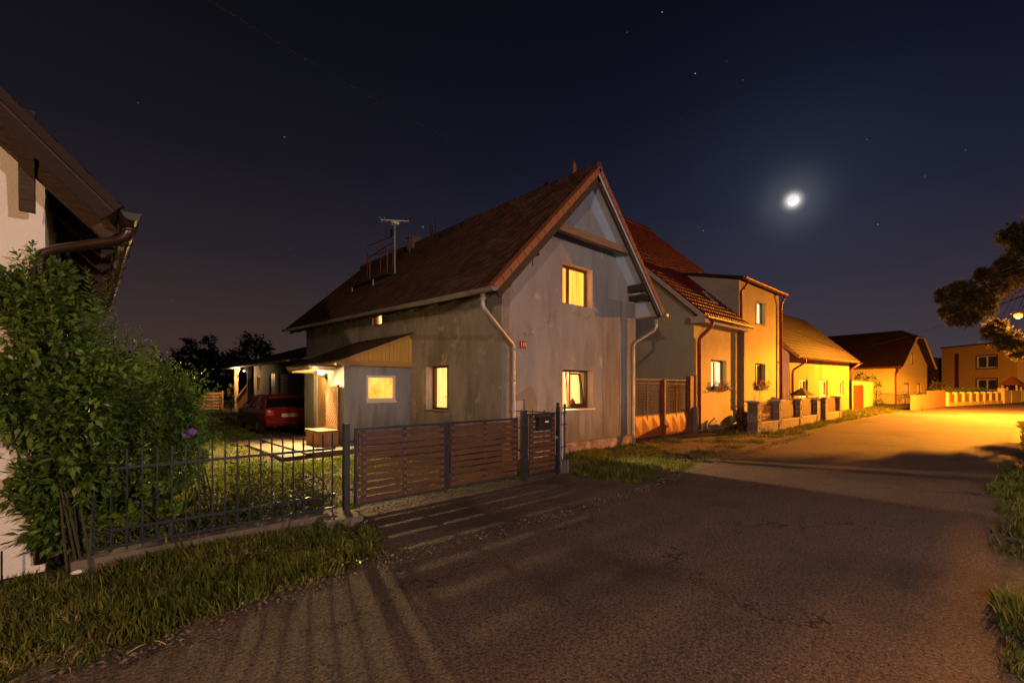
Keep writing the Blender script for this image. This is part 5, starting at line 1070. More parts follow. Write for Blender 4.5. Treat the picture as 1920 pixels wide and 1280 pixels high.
sl_ = (ZR - ZE) / (WD / 2 + .5); zE0 = ZE - .0
def hr(x): return ZR - sl_ * abs(x - WD / 2)
yv = -.6; hy = 1.0; hx = 1.05
mb = MB(); th = .14
def pl(pts):
    n = len(pts); mb.add([p for p in pts] + [(p[0], p[1], p[2] - th) for p in pts], [tuple(range(n)), tuple(range(n, 2 * n))[::-1]] + [(i, (i + 1) % n, n + (i + 1) % n, n + i) for i in range(n)])
Lx, Rx = -.5, WD + .5
pl([(Lx, yv, hr(Lx)), (Lx, LD + .5, hr(Lx)), (WD / 2, LD + .5, ZR), (WD / 2, hy, ZR), (WD / 2 - hx, yv, hr(WD / 2 - hx))])
pl([(Rx, yv, hr(Rx)), (Rx, LD + .5, hr(Rx)), (WD / 2, LD + .5, ZR + .001), (WD / 2, hy, ZR + .001), (WD / 2 + hx, yv, hr(WD / 2 + hx))])
pl([(WD / 2 - hx, yv - .02, hr(WD / 2 - hx) + .01), (WD / 2 + hx, yv - .02, hr(WD / 2 + hx) + .01), (WD / 2, hy, ZR + .01)])
rfD = mb.build('roof', 'roof_dark', hD, local=True)
mb = MB()
for k in range(44): 
    y = yv + .05 + k * .255
    for s in (-1, 1):
        x0 = WD / 2 + s * (.0 if y > hy else hx * (hy - y) / (hy - yv)); x1 = WD / 2 + s * (WD / 2 + .5)
        mb.beam((x0, y, hr(x0) + .02), (x1, y, hr(x1) + .02), .09, .05)
mb.build('tile_ribs', 'roof_dark', rfD, local=True)
mb = MB()
for s in (-1, 1): mb.beam((WD / 2 + s * hx, yv - .05, hr(WD / 2 + hx) - .1), (WD / 2 + s * (WD / 2 + .5), yv - .05, hr(Rx) - .1), .05, .2, (0, -1, 0))
mb.box(WD / 2 - hx - .1, WD / 2 + hx + .1, yv - .1, yv - .04, hr(WD / 2 + hx) - .16, hr(WD / 2 + hx) - .02); mb.build('bargeboard', 'cap', hD, local=True)
mb = MB(); mb.gutter((Lx - .08, yv, hr(Lx) - .06), (Lx - .08, LD + .5, hr(Lx) - .06), .08); mb.tube([(Lx - .08, yv + .3, hr(Lx) - .1), (-.1, .1, 3.0), (-.1, .1, 0)], .08, 8); mb.build('gutter', 'pipe_red', hD, local=True)
for h_ in dw: window(hD, ID, h_, .1, 'window_dark', 'net_curtain', (), .08, glass=False, local=True, folds=4)
mb = MB(); mb.box(.6, 6.8, -.30, -.1, .72, .84); mb.build('sill_shelf', 'cap', hD, local=True)

ex, ey = c2w(60.5, 54.6)
hE = thing('flat_roof_house', 'two storey orange house with a flat roof at the far right of the street', 'house', (ex, ey, 0), math.atan2(.685, .729))
# local +X runs away along the shaded facade; the facade faces local +Y, the lit end faces local -X
ZT = 7.2; IE = lambda u, z, d: (u, -d, z)
ew = [(2.46, 5.1, 4.15, 5.72), (2.46, 5.1, 1.3, 2.75), (9.0, 10.3, 1.7, 2.7)]
ew = [(2.46, 5.1, 4.15, 5.72), (2.46, 5.1, 1.3, 2.75)]
mb = MB(); mb.poly([(0, 0), (10.4, 0), (10.4, ZT), (0, ZT)], ew, IE); mb.reveals(ew, IE, .2); mb.add([(10.4, 0, 0), (10.4, -9, 0), (10.4, -9, ZT), (10.4, 0, ZT)], [(0, 1, 2, 3)]); mb.build('facade', 'shaded_wall', hE, local=True)
PE = lambda u, z, d: (d, -u, z); e2 = [(1.0, 2.2, 4.15, 5.72)]
mb = MB(); mb.poly([(0, 0), (9, 0), (9, ZT), (0, ZT)], e2, PE); mb.reveals(e2, PE, .15); mb.build('end_wall', 'far_wall', hE, local=True)
mb = MB(); mb.box(-.12, 10.5, -9.1, .12, ZT, ZT + .14); mb.build('roof', 'roof_dark', hE, local=True)
mb = MB(); mb.box(7.7, 8.25, .005, .06, .5, 6.3); mb.build('tall_window', 'window_dark', hE, local=True)
for h_ in ew: window(hE, IE, h_, .12, 'window_white', 'dark_pane', (.5,), .12, glass=False, local=True)
for a_2, b_2, c_2, d_2 in ew:
    mb = MB(); t_ = .14
    for q in ((a_2 - t_, a_2, c_2 - t_, d_2 + t_), (b_2, b_2 + t_, c_2 - t_, d_2 + t_), (a_2, b_2, c_2 - t_, c_2), (a_2, b_2, d_2, d_2 + t_)): mb.pbox(IE, *q, -.04, .01)
    mb.build('window_surround', 'window_dark', hE, local=True)
window(hE, PE, e2[0], .12, 'window_dark', 'dark_pane', (), .12, glass=False, local=True)
mb = MB(); mb.tube([(2.9, -1, ZT + .1), (2.9, -1, ZT + .75)], .03, 6); mb.box(2.4, 3.4, -1.03, -.97, ZT + .5, ZT + .58); mb.tube([(2.5, -1, ZT + .75), (3.3, -1, ZT + .66)], .02, 5); mb.build('aerial', 'iron', hE, local=True)
# dark low shed between the far houses
sx0 = atT(1752, 700, 70); mb = MB(); mb.box(sx0[0] - 2, sx0[0] + 3, sx0[1] - 1, sx0[1] + 4, 0, 6.0); mb.add([(sx0[0] - 2.2, sx0[1] - 1.2, 6), (sx0[0] + 3.2, sx0[1] - 1.2, 6), (sx0[0] + 3.2, sx0[1] + 4.2, 6), (sx0[0] - 2.2, sx0[1] + 4.2, 6), (sx0[0] + .5, sx0[1] + 1.5, 6.5)], [(0, 1, 4), (1, 2, 4), (2, 3, 4), (3, 0, 4)]); solo('dark_barn', mb, 'fascia', 'dark barn filling the gap between the two far houses', 'barn')

# plank fence, iron fence and brick fence in front of them
pk = thing('plank_fence', 'brown vertical plank fence in two steps beside the far street', 'fence', (44.9, 4.7, 0))
P0 = c2w(29.7, 34); P1 = c2w(38.4, 40.4); n = 60
for part_, (s0, s1, h_) in enumerate(((0, .44, 1.12), (.44, 1, 1.42))):
    mb = MB(); k0, k1 = int(n * s0), int(n * s1)
    for k in range(k0, k1):
        a = (P0[0] + (P1[0] - P0[0]) * k / n, P0[1] + (P1[1] - P0[1]) * k / n); b = (P0[0] + (P1[0] - P0[0]) * (k + .9) / n, P0[1] + (P1[1] - P0[1]) * (k + .9) / n)
        mb.beam((a[0], a[1], h_ / 2), (b[0], b[1], h_ / 2), .03, h_ + random.uniform(-.02, .02), tint=random.random())
    mb.build('boards', 'plank_brown', pk)
ir = thing('far_iron_fence', 'thin dark iron bar fence in front of the half hipped house', 'fence', (P0[0], P0[1], 0)); Q1 = (52.8, 7.7)
for k in range(26):
    x = P0[0] + (Q1[0] - P0[0]) * k / 25; y = P0[1] + (Q1[1] - P0[1]) * k / 25; mb = MB(); mb.tube([(x, y, 0), (x, y, 1.25)], .016, 5); mb.build('bar', 'iron', ir)
for z in (.2, 1.1): mb = MB(); mb.beam((P0[0], P0[1], z), (Q1[0], Q1[1], z), .03, .04); mb.build('rail', 'iron', ir)
mb = MB(); x, y = c2w(30, 33.4); mb.tube([(x, y, -.05), (x, y, .28)], .02, 6); solo('marker_peg', mb, 'iron', 'tiny peg standing at the near end of the plank fence', 'peg')
bf = thing('brick_fence', 'low fence of brick pillars and brown panels before the hedge and flat roof house', 'fence', (57.1, 3.6, 0))
B0 = Vector(c2w(39.4, 41.3) + (0,)); B1 = Vector(c2w(52.2, 48.6) + (0,)); dB = (B1 - B0).normalized()
LB = (B1 - B0).length; nP = 9
for k in range(nP):
    # pillar spacing widens away from the viewer as in the view
    p = B0 + dB * LB * (k / (nP - 1)); h_ = 1.25 if k < nP - 1 else 1.62; mb = MB(); w_ = .16 if k < nP - 1 else .26
    mb.beam(p + Vector((0, 0, 0)), p + Vector((0, 0, h_)), 2 * w_, 2 * w_, dB); mb.build('pillar', 'far_wall', bf)
    if k < nP - 1:
        q = B0 + dB * LB * ((k + 1) / (nP - 1)); a = p + dB * .18; b = q - dB * .18
        mb = MB(); mb.beam(a + Vector((0, 0, .72)), b + Vector((0, 0, .72)), .05, .72); mb.build('panel', 'plank_brown', bf)
mb = MB(); mb.beam(B0 + Vector((0, 0, .15)), B1 + Vector((0, 0, .15)), .28, .38); mb.build('base_wall', 'far_wall', bf)
mb = MB(); mb.beam(B0 + Vector((0, 0, 1.12)), B1 + Vector((0, 0, 1.12)), .05, .03); mb.build('top_rail', 'cap', bf)
# gateway right of the brick fence
gwy = thing('yellow_gateway', 'yellow rendered gateway wall beside the brick fence under the street lamp', 'wall', (B1.x, B1.y, 0))
G0 = B1 + dB * .7; 
for k, (s0, s1, h_) in enumerate(((0, 1.9, 1.35), (2.1, 5.5, 1.35))):
    mb = MB(); mb.beam(G0 + dB * s0 + Vector((0, 0, h_ / 2)), G0 + dB * s1 + Vector((0, 0, h_ / 2)), .2, h_); mb.build('wall_panel', 'far_wall', gwy)
nb_t = thing('roofed_shelter', 'small shelter with a pointed tiled roof behind the yellow gateway', 'shelter', tuple(Vector(atT(1913, 740, 51.5)[:2] + (0,)))); c = Vector(atT(1913, 740, 51.5)); c.z = 0; c2v = Vector((-dB.y, dB.x, 0))
mb = MB()
for s in (-1, 1):
    for q in (0, 1.1): mb.beam(c + dB * s * .8 + c2v * (.1 + q), c + dB * s * .8 + c2v * (.1 + q) + Vector((0, 0, 2.0)), .16, .16, dB)
mb.build('post', 'far_wall', nb_t)
mb = MB(); bs = [c + dB * sx2 * 1.1 + c2v * (.6 + sy * .9) + Vector((0, 0, 1.95)) for sx2, sy in ((-1, -1), (1, -1), (1, 1), (-1, 1))]; mb.add([tuple(q) for q in bs] + [tuple(c + c2v * .6 + Vector((0, 0, 3.0)))], [(0, 1, 4), (1, 2, 4), (2, 3, 4), (3, 0, 4), (3, 2, 1, 0)]); mb.build('roof', 'verge_tile', nb_t)

# ------------------------------------------------------------------ street lamps
def street_lamp(x, y, zl, ax, ay, label, power, col, glow_m, group='street lamps', batwing=False):
    t = thing('street_lamp', label, 'street lamp', (x, y, 0), 0, group)
    mb = MB(); mb.tube([(x, y, -.1), (x, y, zl * .6), (x, y, zl + .25), (x + (ax - x) * .25, y + (ay - y) * .25, zl + .36), (ax, ay, zl + .22)], [.075, .06, .045, .035, .03], 10); mb.build('pole', 'zinc', t, smooth=True)
    mb = MB(); d = Vector((ax - x, ay - y, 0)).normalized(); mb.beam(Vector((ax, ay, zl + .20)) - d * .12, Vector((ax, ay, zl + .20)) + d * .45, .22, .10); mb.build('lamp_head', 'beam_grey', t)
    mb = MB(); mb.sphere((ax + d.x * .16, ay + d.y * .16, zl + .02), .19, 16, 10, (1, 1, .75)); mb.build('lamp_bulb', glow_m, t, smooth=True)
    point('street_light', (ax + d.x * .16, ay + d.y * .16, zl - .22), power, col, .08, batwing=batwing)
street_lamp(40.3, -2.4, 5.9, 40.0, -.78, 'glowing orange sodium street lamp beyond the pine at the right edge', P_SODIUM, C_SODIUM, 'sodium_glow', batwing=True)
street_lamp(3.8, -9.4, 4.0, 3.7, -8.2, 'pale street lamp standing behind the viewer across the road', P_STREET, C_STREET, 'lamp_glow')
street_lamp(-8.4, -6.4, 5.2, -8.1, -5.2, 'orange street lamp further back along the road behind the viewer', P_WEST, (1, .56, .28), 'sodium_glow')

# ------------------------------------------------------------------ wires
def wire(pts, r, label):
    mb = MB(); o_ = []
    for i in range(len(pts) - 1):
        a, b = Vector(pts[i]), Vector(pts[i + 1])
        for k in range(12): t = k / 12; o_.append(a.lerp(b, t) - Vector((0, 0, 1)) * 4 * .25 * t * (1 - t))
    o_.append(Vector(pts[-1])); mb.tube(o_, r, 5); solo('overhead_wire', mb, 'wire', label, 'wire', 'overhead wires')
wire([tuple(Vector(atT(250, -90, 7.5))), (9.5, 8.9, 7.55)], .006, 'thin dark service wire crossing the sky down to the grey house roof')
wire([atT(1590, 655, 36), atT(1800, 597, 27), (40, -2.2, 6.2)], .012, 'thin wire sloping down from the street lamp across the dark far roof')

# ------------------------------------------------------------------ moon
mo = bpy.data.materials.new('moon'); mo.use_nodes = True; t = mo.node_tree; t.nodes.clear()
co = N(t, 'ShaderNodeTexCoord'); dp = N(t, 'ShaderNodeVectorMath', operation='DOT_PRODUCT'); t.links.new(co.outputs['Normal'], dp.inputs[0])
view = -md; right = Vector((RT[0], RT[1], 0)); upm = right.cross(md).normalized(); upm = upm if upm.z > 0 else -upm
dp.inputs[1].default_value = (right * .72 - upm * .62 + view * .22).normalized()
rr_ = ramp(t, [(.44, (.62, .58, .55, 1)), (.56, (6, 3.9, 3.7, 1))], N(t, 'ShaderNodeMapRange').outputs[0]); mrn = rr_.inputs[0].links[0].from_node
t.links.new(dp.outputs['Value'], mrn.inputs[0]); mrn.inputs[1].default_value = -1; mrn.inputs[2].default_value = 1
em = N(t, 'ShaderNodeEmission'); t.links.new(rr_.outputs[0], em.inputs[0]); oo = N(t, 'ShaderNodeOutputMaterial'); t.links.new(em.outputs[0], oo.inputs[0]); M['moon'] = mo
mb = MB(); mb.sphere((0, 0, 0), 7.6, 48, 24); mn = mb.build('moon', 'moon', smooth=True); mn.location = Vector((0, 0, CAMH)) + md * 1000; mn.visible_shadow = True
tag(mn, 'bright crescent moon in the dark sky above the street', 'moon')

# ------------------------------------------------------------------ shrubs near the fence
def shoot_plant(base, tops, n_leaf, leaf, m, name, label, cat, seed, bushy=(), stem_r=.014, dirspread=1, trunk=None, flowers_at=None, asp=.42, grp=None, spires=()):
    rg = np.random.default_rng(seed); t = thing(name, label, cat, base, 0, grp); mb = MB(); parts = []
    for (tx, ty, tz) in tops:
        b = Vector(base) + Vector((rg.normal(0, .06), rg.normal(0, .06), 0)); e = Vector((tx, ty, tz)); mid = b.lerp(e, .5) + Vector((rg.normal(0, .08), rg.normal(0, .08), .12 * (e - b).length))
        pts = [b * ((1 - s) ** 2) + mid * (2 * s * (1 - s)) + e * (s * s) for s in np.linspace(0, 1, 12)]
        mb.tube(pts, [stem_r * (1 - .85 * k / 11) for k in range(12)], 6)
        # leaves in opposite pairs along the upper part
        L_ = (e - b).length; nl = int(n_leaf * L_); s = rg.uniform(.22, 1, nl) ** .8; s.sort()
        P_ = np.array([(1 - q) ** 2 * np.array(b) + 2 * q * (1 - q) * np.array(mid) + q * q * np.array(e) for q in s]); tang = np.array(e - mid); tang /= np.linalg.norm(tang)
        an = np.arange(nl) * 2.4 + rg.uniform(0, .6, nl); a1 = np.cross(tang, [0, 1, .1]); a1 /= np.linalg.norm(a1); a2 = np.cross(tang, a1)
        D = (np.cos(an)[:, None] * a1 + np.sin(an)[:, None] * a2) + tang * (.45 + .5 * s[:, None] ** 4)
        szs = leaf * (1.25 - .75 * s ** 3); parts.append(leaves(P_ + D * .01, szs, asp, .25, rg, D, .5, .55, .18))
        # side twigs
        for k in range(int(L_ * 5)):
            q = rg.uniform(.25, .85); p = (1 - q) ** 2 * np.array(b) + 2 * q * (1 - q) * np.array(mid) + q * q * np.array(e); d = rg.normal(0, 1, 3); d[2] = abs(d[2]) * .7 + .2; d /= np.linalg.norm(d); l = rg.uniform(.15, .45)
            mb.tube([tuple(p), tuple(p + d * l)], [.005, .002], 4); m_ = int(26 * l / .3); ss = rg.uniform(.15, 1, m_); pp = p + d * (ss * l)[:, None]; DD = rg.normal(0, 1, (m_, 3)) + d * .8
            parts.append(leaves(pp, leaf * np.ones(m_), asp, .3, rg, DD, .3, .5, .2))
    for (tx, ty, tz) in spires:   # long feathery shoots: narrow leaves in opposite pairs
        e = np.array((tx, ty, tz)); L_ = .75; d0 = np.array([rg.normal(0, .10), rg.normal(0, .06), 1.]); d0 /= np.linalg.norm(d0); b_ = e - d0 * L_; nl = 34; s_ = np.linspace(.05, 1, nl); P_ = b_ + d0 * (s_ * L_)[:, None] + np.array([.03, 0, 0]) * np.sin(s_ * 2.5)[:, None]
        mb.tube([tuple(b_ - d0 * .6)] + [tuple(q) for q in P_[::6]], .004, 5)
        for sd in (1, -1):
            aa = rg.uniform(-.5, .5) + (np.arange(nl) % 2) * 1.2; D = np.stack([np.cos(aa) * sd, np.sin(aa) * sd * .7, .55 + .8 * s_ ** 5], -1); parts.append(leaves(P_, .125 * (1.05 - .74 * s_ ** 2.2), .22, .35, rg, D, .18, .92, .08))  # brighter look of the shoots put into a paler leaf tint
    for (c, r, n, sq) in bushy: 
        p = ball(c, r, n, rg, sq, 14); dd = (p - np.array(c)) / r + np.array([0, 0, .4]); parts.append(leaves(p, leaf * np.ones(n), asp, .3, rg, dd, 1.2, .36, .26))  # shade inside the bush put into a darker leaf tint
    v, f, tt = merge(parts); np_mesh('foliage', v, f, m, tint=tt, parent=t); mb.build('stem', 'stem', t)
    if flowers_at:
        for fl in flowers_at:
            q = MB()
            for s in range(2): flowers(q, [(fl[0] + s * .002, fl[1] - s * .006, fl[2])], .05 - .012 * s)
            q.build('flower', 'petal', t)
    return t
def T(px, py, Y): return onY(px, py, Y)
shoot_plant((-.10, 6.10, 0), [T(30, 470, 6.0), T(60, 455, 6.05), T(95, 470, 6.1), T(10, 520, 5.95), T(-20, 500, 6.0), T(75, 520, 5.9), T(20, 600, 5.8), T(150, 560, 6.2), T(100, 600, 5.85), T(175, 640, 6.1), T(60, 640, 5.8), T(130, 690, 5.9)],
            90, .092, 'leaf', 'leafy_shrub', 'tall broad leaved shrub in front of the pale house wall at the left edge', 'shrub', 3,
            bushy=[(T(50, 545, 6.15), .34, 1900, (1, .6, 1)), (T(50, 730, 6.05), .50, 2900, (1, .5, 1)), (T(130, 720, 6.3), .45, 2500, (1, .7, 1)), (T(120, 880, 6.15), .40, 2000, (1, .5, 1.1)), (T(15, 930, 6.0), .12, 60, (1, .4, 1)), (T(120, 985, 6.12), .24, 800, (1.2, .5, .9)), (T(95, 940, 6.05), .2, 400, (1, .5, .9))], stem_r=.012)
shoot_plant((.55, 7.2, 0), [T(205, 600, 7.3), T(222, 640, 7.4), T(258, 660, 7.5), T(270, 690, 7.6), T(150, 620, 6.9), T(190, 650, 6.9), T(288, 680, 7.7), T(120, 600, 6.9)],
            120, .065, 'leaf', 'spiky_shrub', 'shrub with upright feathery shoots left of the sky gap', 'shrub', 5, bushy=[(T(215, 770, 7.4), .60, 3800, (1, .8, 1.1)), (T(170, 760, 7.1), .55, 3000, (1, .8, 1.05)), (T(240, 900, 6.9), .50, 2300, (1, .7, .9)), (T(150, 680, 7.0), .36, 1400, (1, .8, 1))], asp=.32,
            spires=[T(122, 470, 6.7), T(158, 504, 6.9), T(194, 520, 7.0), T(236, 608, 7.1), T(258, 610, 7.1), T(92, 500, 6.6), T(176, 560, 6.8), T(284, 640, 7.5), T(215, 580, 7.0), T(60, 640, 6.2), T(140, 800, 6.2), T(262, 800, 6.6), T(200, 720, 6.4)])
shoot_plant((1.35, 8.5, .02), [T(290, 640, 8.6), T(310, 660, 8.5), T(335, 680, 8.6), T(350, 700, 8.5), T(300, 700, 8.3), T(362, 735, 8.4)],
            70, .07, 'leaf_dark', 'dense_shrub', 'dense dark green shrub with violet flowers beside the lawn', 'shrub', 8,
            bushy=[(T(300, 745, 8.6), .62, 3300, (1, .9, 1.1)), (T(330, 800, 8.3), .55, 2600, (.9, .9, 1)), (T(280, 850, 8.1), .55, 2200, (1, .9, .9)), (T(335, 880, 7.9), .38, 1200, (.8, .8, 1)), (T(345, 760, 8.4), .40, 1500, (.8, .8, 1))],
            flowers_at=[T(349, 815, 7.85), T(360, 809, 7.86)], asp=.38)
shoot_plant((.75, 6.22, .02), [T(210, 885, 6.2), T(240, 870, 6.25), T(260, 900, 6.2), T(150, 870, 6.2), T(175, 900, 6.15), T(300, 930, 6.2), T(130, 950, 6.2)],
            75, .07, 'leaf', 'climbing_plant', 'low round leaved climber growing through the left part of the iron fence', 'plant', 12, bushy=[(T(250, 930, 6.3), .26, 420, (1.3, .4, .7)), (T(165, 930, 6.25), .28, 420, (1, .4, .9))], asp=.75)
rg = np.random.default_rng(77); parts = []
for k in range(125):
    px_1 = rg.uniform(350, 596); y = rg.uniform(6.15, 6.7); x = onY(px_1, 950, y)[0]; h_ = rg.uniform(.3, .98) * (1 - .45 * abs(px_1 - 480) / 120); nn_ = 100
    s = rg.uniform(0, 1, nn_); lean = rg.normal(0, .12, 2); p = np.stack([x + lean[0] * s + rg.normal(0, .04, nn_), y + lean[1] * s + rg.normal(0, .04, nn_), s * h_], -1); parts.append(leaves(p, np.full(nn_, .045), .35, .2, rg, np.stack([rg.normal(0, 1, nn_), rg.normal(0, 1, nn_), np.full(nn_, .6)], -1), .5, .45, .25))
v, f, tt = merge(parts); wd_ = thing('weed_patch', 'low weeds growing along the middle of the iron fence', 'weeds', (1.6, 6.35, 0)); np_mesh('foliage', v, f, 'leaf_weed', tint=tt, parent=wd_)
# a stray white stone and straw by the kerb
mb = MB(); q = T(145, 1047, 5.86); mb.sphere((q[0], q[1], .03), .035, 8, 6, (1.4, .8, .6)); solo('white_stone', mb, 'plate_white', 'small white stone lying in the verge at the kerb of the iron fence', 'stone')
for k, (p, yy) in enumerate(((480, 1105), (500, 1125), (300, 1210), (255, 1222), (1335, 900))):
    d = ray(p, yy); tt_ = -CAMH / d[2]; c = Vector((d[0] * tt_, d[1] * tt_, .022)); a = random.uniform(0, 3); mb = MB(); v_ = Vector((math.cos(a), math.sin(a), 0)) * .06
    mb.tube([tuple(c - v_), tuple(c + v_ * .2 + Vector((0, 0, .008))), tuple(c + v_)], .003, 4); solo('straw_wisp', mb, 'straw', ('pale straw wisp at the verge edge near the driveway', 'second pale straw wisp at the verge edge near the driveway', 'straw wisp on the asphalt edge at lower left', 'lowest straw wisp on the asphalt edge at far lower left', 'straw wisp on the far road edge past the gable window')[k], 'straw', 'wisps of straw')

# ------------------------------------------------------------------ trees
def tree(name, label, base, h, blobs, m, seed, leaf=.22, dens=900, trunk_r=.14, asp=.5, grp=None):
    rg = np.random.default_rng(seed); t = thing(name, label, 'tree', base, 0, grp); mb = MB(); parts = []
    b = Vector(base); tp = Vector((np.mean([q[0][0] for q in blobs]), np.mean([q[0][1] for q in blobs]), base[2] + h * .75)); mb.tube([b - Vector((0, 0, .3)), b.lerp(tp, .5), tp], [trunk_r, trunk_r * .7, trunk_r * .3], 8)
    for (c, r, k) in blobs:
        c = Vector(c); s = b.lerp(tp, .55); mb.tube([s, s.lerp(c, .6) + Vector((0, 0, .1)), c], [trunk_r * .35, trunk_r * .2, trunk_r * .06], 5)
        n = int(dens * k * r * r); p = ball(c, r, n, rg, (1, 1, .85), 10); parts.append(leaves(p, np.full(n, leaf), asp, .3, rg, (p - np.array(c)) / r, 1.3))
    v, f, tt = merge(parts); np_mesh('crown', v, f, m, tint=tt, parent=t); mb.build('trunk', 'bark', t); return t
def conifer(name, label, base, h, r, seed, m='leaf_far', grp=None):
    rg = np.random.default_rng(seed); t = thing(name, label, 'tree', base, 0, grp); mb = MB(); mb.tube([(base[0], base[1], base[2] - .3), (base[0], base[1], base[2] + h * .98)], [.18, .02], 7); mb.build('trunk', 'bark', t); parts = []
    for k in range(46):
        s = rg.uniform(.04, .97); z = base[2] + h * s; l = r * (1 - s) ** .8 * rg.uniform(.65, 1.15) + .1; a = rg.uniform(0, 6.28); n = int(60 * l / r) + 22; q = rg.uniform(0, 1, n)
        p = np.stack([base[0] + np.cos(a) * l * q + rg.normal(0, .12, n), base[1] + np.sin(a) * l * q + rg.normal(0, .12, n), z - q * l * .15 + q * q * l * .3 + rg.normal(0, .12, n)], -1); parts.append(leaves(p, np.full(n, .42), .3, .2, rg, np.tile([np.cos(a), np.sin(a), .5], (n, 1)), 1.2))
    parts.append(leaves(np.stack([base[0] + rg.normal(0, r * .3, 900), base[1] + rg.normal(0, r * .3, 900), base[2] + h * rg.uniform(0, .75, 900)], -1), np.full(900, .5), .5, .2, rg))
    v, f, tt = merge(parts); np_mesh('crown', v, f, m, tint=tt, parent=t); return t
gT = 'dark trees behind the yard'
def gb_(px, t_): q = atT(px, 725, t_); return (q[0], q[1], .3)
conifer('conifer_tree', 'left of two dark pointed conifers beyond the lawn', gb_(360, 48), 7.0, 3.0, 21, grp=gT)
conifer('conifer_tree', 'right of two dark pointed conifers beyond the lawn', gb_(392, 50), 7.2, 2.6, 22, grp=gT)
conifer('conifer_tree', 'low dark conifer between the big shrub and the taller pair', gb_(328, 52), 5.6, 3.4, 23, grp=gT)
def bl(lst, t_): return [(atT(px, py, t_ + dd), r * t_ / FOC, k) for (px, py, r, k, dd) in lst]
tree('broadleaf_tree', 'taller rounded dark tree above the outbuilding roof', gb_(475, 52), 7, bl([(478, 652, 26, 1, 0), (462, 662, 18, 1, 1), (495, 655, 16, 1, 0), (470, 636, 14, .8, 0), (500, 672, 16, 1, 1), (480, 690, 30, .8, 0)], 52), 'leaf_far', 31, .40, 200, .2, grp=gT)
tree('broadleaf_tree', 'low dark bushy tree left of the tall rounded one', gb_(432, 50), 5, bl([(430, 672, 20, 1, 0), (445, 668, 16, 1, 1), (418, 690, 20, 1, 0), (440, 700, 26, .8, 0)], 50), 'leaf_far', 32, .40, 200, .2, grp=gT)
rg = np.random.default_rng(90); parts = []
for k in range(90):
    px_1 = rg.uniform(60, 600); t_ = rg.uniform(40, 56); q = atT(px_1, 725, t_); r = rg.uniform(1.3, 2.5); parts.append(leaves(ball((q[0], q[1], r * .9), r, 240, rg, (1, 1, 1), 7), np.full(240, .45), .5, .3, rg))
v, f, tt = merge(parts); ud = np_mesh('undergrowth', v, f, 'leaf_far', tint=tt); ud['kind'] = 'stuff'; ud['label'] = 'dark mass of bushes closing off the back of the yard'
def bush(name, label, blobs, m, seed, leaf, dens, cat='bush', grp=None):
    rg = np.random.default_rng(seed); c0 = blobs[0][0]; t = thing(name, label, cat, (c0[0], c0[1], gzf(c0[0], c0[1])), 0, grp); parts = []; mb = MB()
    for (c, r, k) in blobs:
        n = int(dens * k * r * r); p = ball(c, r, n, rg, (1, 1, .9), 9); p[:, 2] = np.maximum(p[:, 2], .02); parts.append(leaves(p, np.full(n, leaf), .5, .3, rg, (p - np.array(c)) / r + np.array([0, 0, .3]), 1.2))
        mb.tube([(c[0], c[1], -.05), tuple(c)], [.03, .01], 5)
    v, f, tt = merge(parts); np_mesh('foliage', v, f, m, tint=tt, parent=t); mb.build('stem', 'stem', t); return t
bush('golden_bush', 'yellow green bush between the board screen and the porch post', bl([(432, 738, 11, 1, 0), (428, 755, 11, 1, 0), (434, 725, 6, 1, 0)], 28), 'leaf_yellow', 41, .10, 900)
bush('garden_bush', 'dark climbing bush against the slatted screen', bl([(414, 752, 8, 1, 0), (412, 738, 6, 1, 0)], 28), 'leaf', 42, .10, 700)
bush('conical_bush', 'dark green upright bush at the end of the garden wall', bl([(1642, 735, 11, 1, 0), (1644, 718, 10, 1, 0), (1636, 708, 8, 1, 0), (1645, 752, 11, 1, 0)], 42), 'leaf_dark', 43, .16, 700)
bush('garden_bush', 'dark bush showing above the garden wall beside the cottage', bl([(1612, 705, 10, 1, 0), (1625, 712, 8, 1, 0), (1603, 712, 8, 1, 0)], 46), 'leaf_dark', 44, .18, 600)
bush('flower_shrub', 'small shrub below the left window of the half hipped house', bl([(1697, 738, 7, 1, 0)], 45), 'leaf', 45, .14, 600, grp='shrubs below the gable windows')
bush('flower_shrub', 'small round shrub below the right window of the half hipped house', bl([(1721, 738, 6, 1, 0)], 47), 'leaf', 46, .14, 600, grp='shrubs below the gable windows')
bush('pale_bush', 'large pale leafed bush between the plank fence and flat roof house', bl([(1757, 722, 14, 1, 0), (1748, 730, 10, 1, 0), (1768, 728, 11, 1, 0)], 50), 'leaf_yellow', 47, .2, 420)
rg = np.random.default_rng(91)
hb_ = [(atT(px, 731, 1), 0, 0) for px in ()]
hl = []
for k in range(17):
    s = .08 + k * .052; p = B0 + dB * LB * s + Vector((-dB.y, dB.x, 0)) * 1.0; hl.append(((p.x, p.y, 1.05), .62, 1))
bush('clipped_hedge', 'green garden hedge rising behind the low brick pillar fence', hl, 'leaf', 48, .13, 1300, 'hedge')
bush('low_weed', 'small dark weed clump at the foot of the nearest stone pillar', [((18.9, 6.05, .12), .22, 1)], 'leaf', 49, .06, 3000, 'weeds')

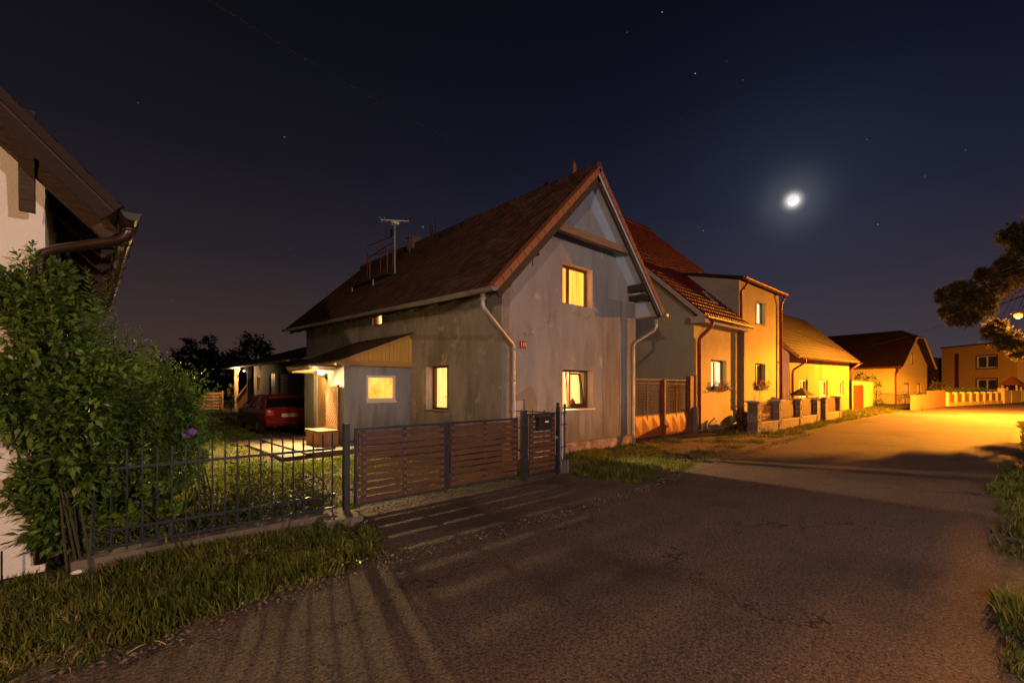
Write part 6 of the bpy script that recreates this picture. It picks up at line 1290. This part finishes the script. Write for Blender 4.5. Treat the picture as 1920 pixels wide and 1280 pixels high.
# pine reaching in from the right, in front of the street lamp
pn = thing('pine_tree', 'dark pine branches reaching in at the right edge in front of the orange lamp', 'tree', (29.6, -3.6, 0))
rg = np.random.default_rng(55); mb = MB(); TB = 20.5
blobs = [(1905, 440, 20, 0), (1915, 478, 26, 0), (1887, 452, 10, 0), (1893, 512, 20, .5), (1878, 498, 9, 0), (1850, 520, 12, 0), (1842, 513, 8, 0), (1862, 545, 22, .6), (1824, 556, 14, 0), (1795, 541, 11, 0), (1812, 537, 8, 0), (1800, 566, 18, .3), (1774, 553, 11, 0), (1768, 565, 9, 0), (1786, 585, 12, 0), (1772, 588, 7, 0), (1793, 604, 11, 0), (1815, 598, 14, 0), (1840, 580, 20, .5), (1875, 580, 22, 1.2), (1905, 560, 26, 1), (1905, 620, 17, .6), (1868, 614, 15, 3), (1886, 612, 15, 3), (1907, 616, 15, 3.2), (1853, 622, 9, 2), (1862, 634, 10, 0), (1882, 645, 13, 0), (1907, 655, 13, 0), (1912, 670, 9, 0), (1895, 634, 12, 1), (1875, 628, 12, 2), (1890, 575, 16, 3), (1912, 565, 14, 3), (1930, 520, 28, 1), (1950, 450, 34, 0), (1985, 380, 40, 0), (2020, 470, 40, 0)]
parts = []; tipc = []
trunk = [Vector((29.6, -3.6, -.2)), Vector((29.5, -3.5, 4)), Vector((29.3, -3.2, 8)), Vector((29.2, -3.1, 12.5))]; mb.tube(trunk, [.26, .21, .14, .04], 10)
for (px_1, py_1, r_, dd) in blobs:
    c = Vector(atT(px_1, py_1, TB + dd)); r = r_ * TB / FOC; h_ = min(max(c.z + 1.6, 6.5), 11.5); s = Vector((29.5, -3.45, h_)) if c.z < 9 else Vector((29.3, -3.2, 8.5))
    if abs(py_1 - 590) < 34 and px_1 > 1868: continue
    if px_1 > 1850 and py_1 > 555: s = Vector((29.3, -3.25, 9.2)); mb.tube([s, s.lerp(c, .35) + Vector((0, 0, 1.5)), s.lerp(c, .7) + Vector((0, 0, 1.6)), c], [.05, .025, .014, .006], 6); m1 = None
    else: m1 = s.lerp(c, .45) + Vector((0, 0, .25)); m2 = s.lerp(c, .8) + Vector((0, 0, .12)); mb.tube([s, m1, m2, c], [.05, .022, .012, .006], 6)
    nt_ = int(24 * r * r / .06) + 5
    for k in range(min(int(nt_ * 1.7), 160)):
        d = rg.normal(0, 1, 3); d /= np.linalg.norm(d); p = np.array(c) + d * r * (rg.uniform(.2, 1) ** .6) * rg.choice([1, 1, 1.3]) * np.array([1, 1, .8]); tipc.append((p, d))
        if k % 3 == 0: mb.tube([tuple(c), tuple(p)], [.010, .004], 4)
def clear_lamp(p):
    dp_ = p[0] * FW[0] + p[1] * FW[1]; cx_ = p[0] * RT[0] + p[1] * RT[1]; return math.hypot(960 + FOC * cx_ / dp_ - 1914, 725 - FOC * (p[2] - CAMH) / dp_ - 590) > 13
tipc = [q for q in tipc if clear_lamp(q[0])]
tp = np.array([p for p, d in tipc]); td = np.array([d for p, d in tipc]); K = 34
c_ = np.repeat(tp, K, 0); s_ = rg.uniform(0, .16, len(c_))[:, None]; ax_ = td * .6 + np.array([0, 0, .5]); ax_ /= np.linalg.norm(ax_, axis=1, keepdims=True); ax_ = np.repeat(ax_, K, 0)
dirs = rg.normal(0, 1, (len(c_), 3)); dirs /= np.linalg.norm(dirs, axis=1, keepdims=True); v, f, tt = leaves(c_ + ax_ * s_, np.full(len(c_), .13), .16, 0, rg, dirs + ax_ * .8, .2)
np_mesh('crown', v, f, 'pine_needle', tint=tt, parent=pn); mb.build('trunk', 'bark', pn)
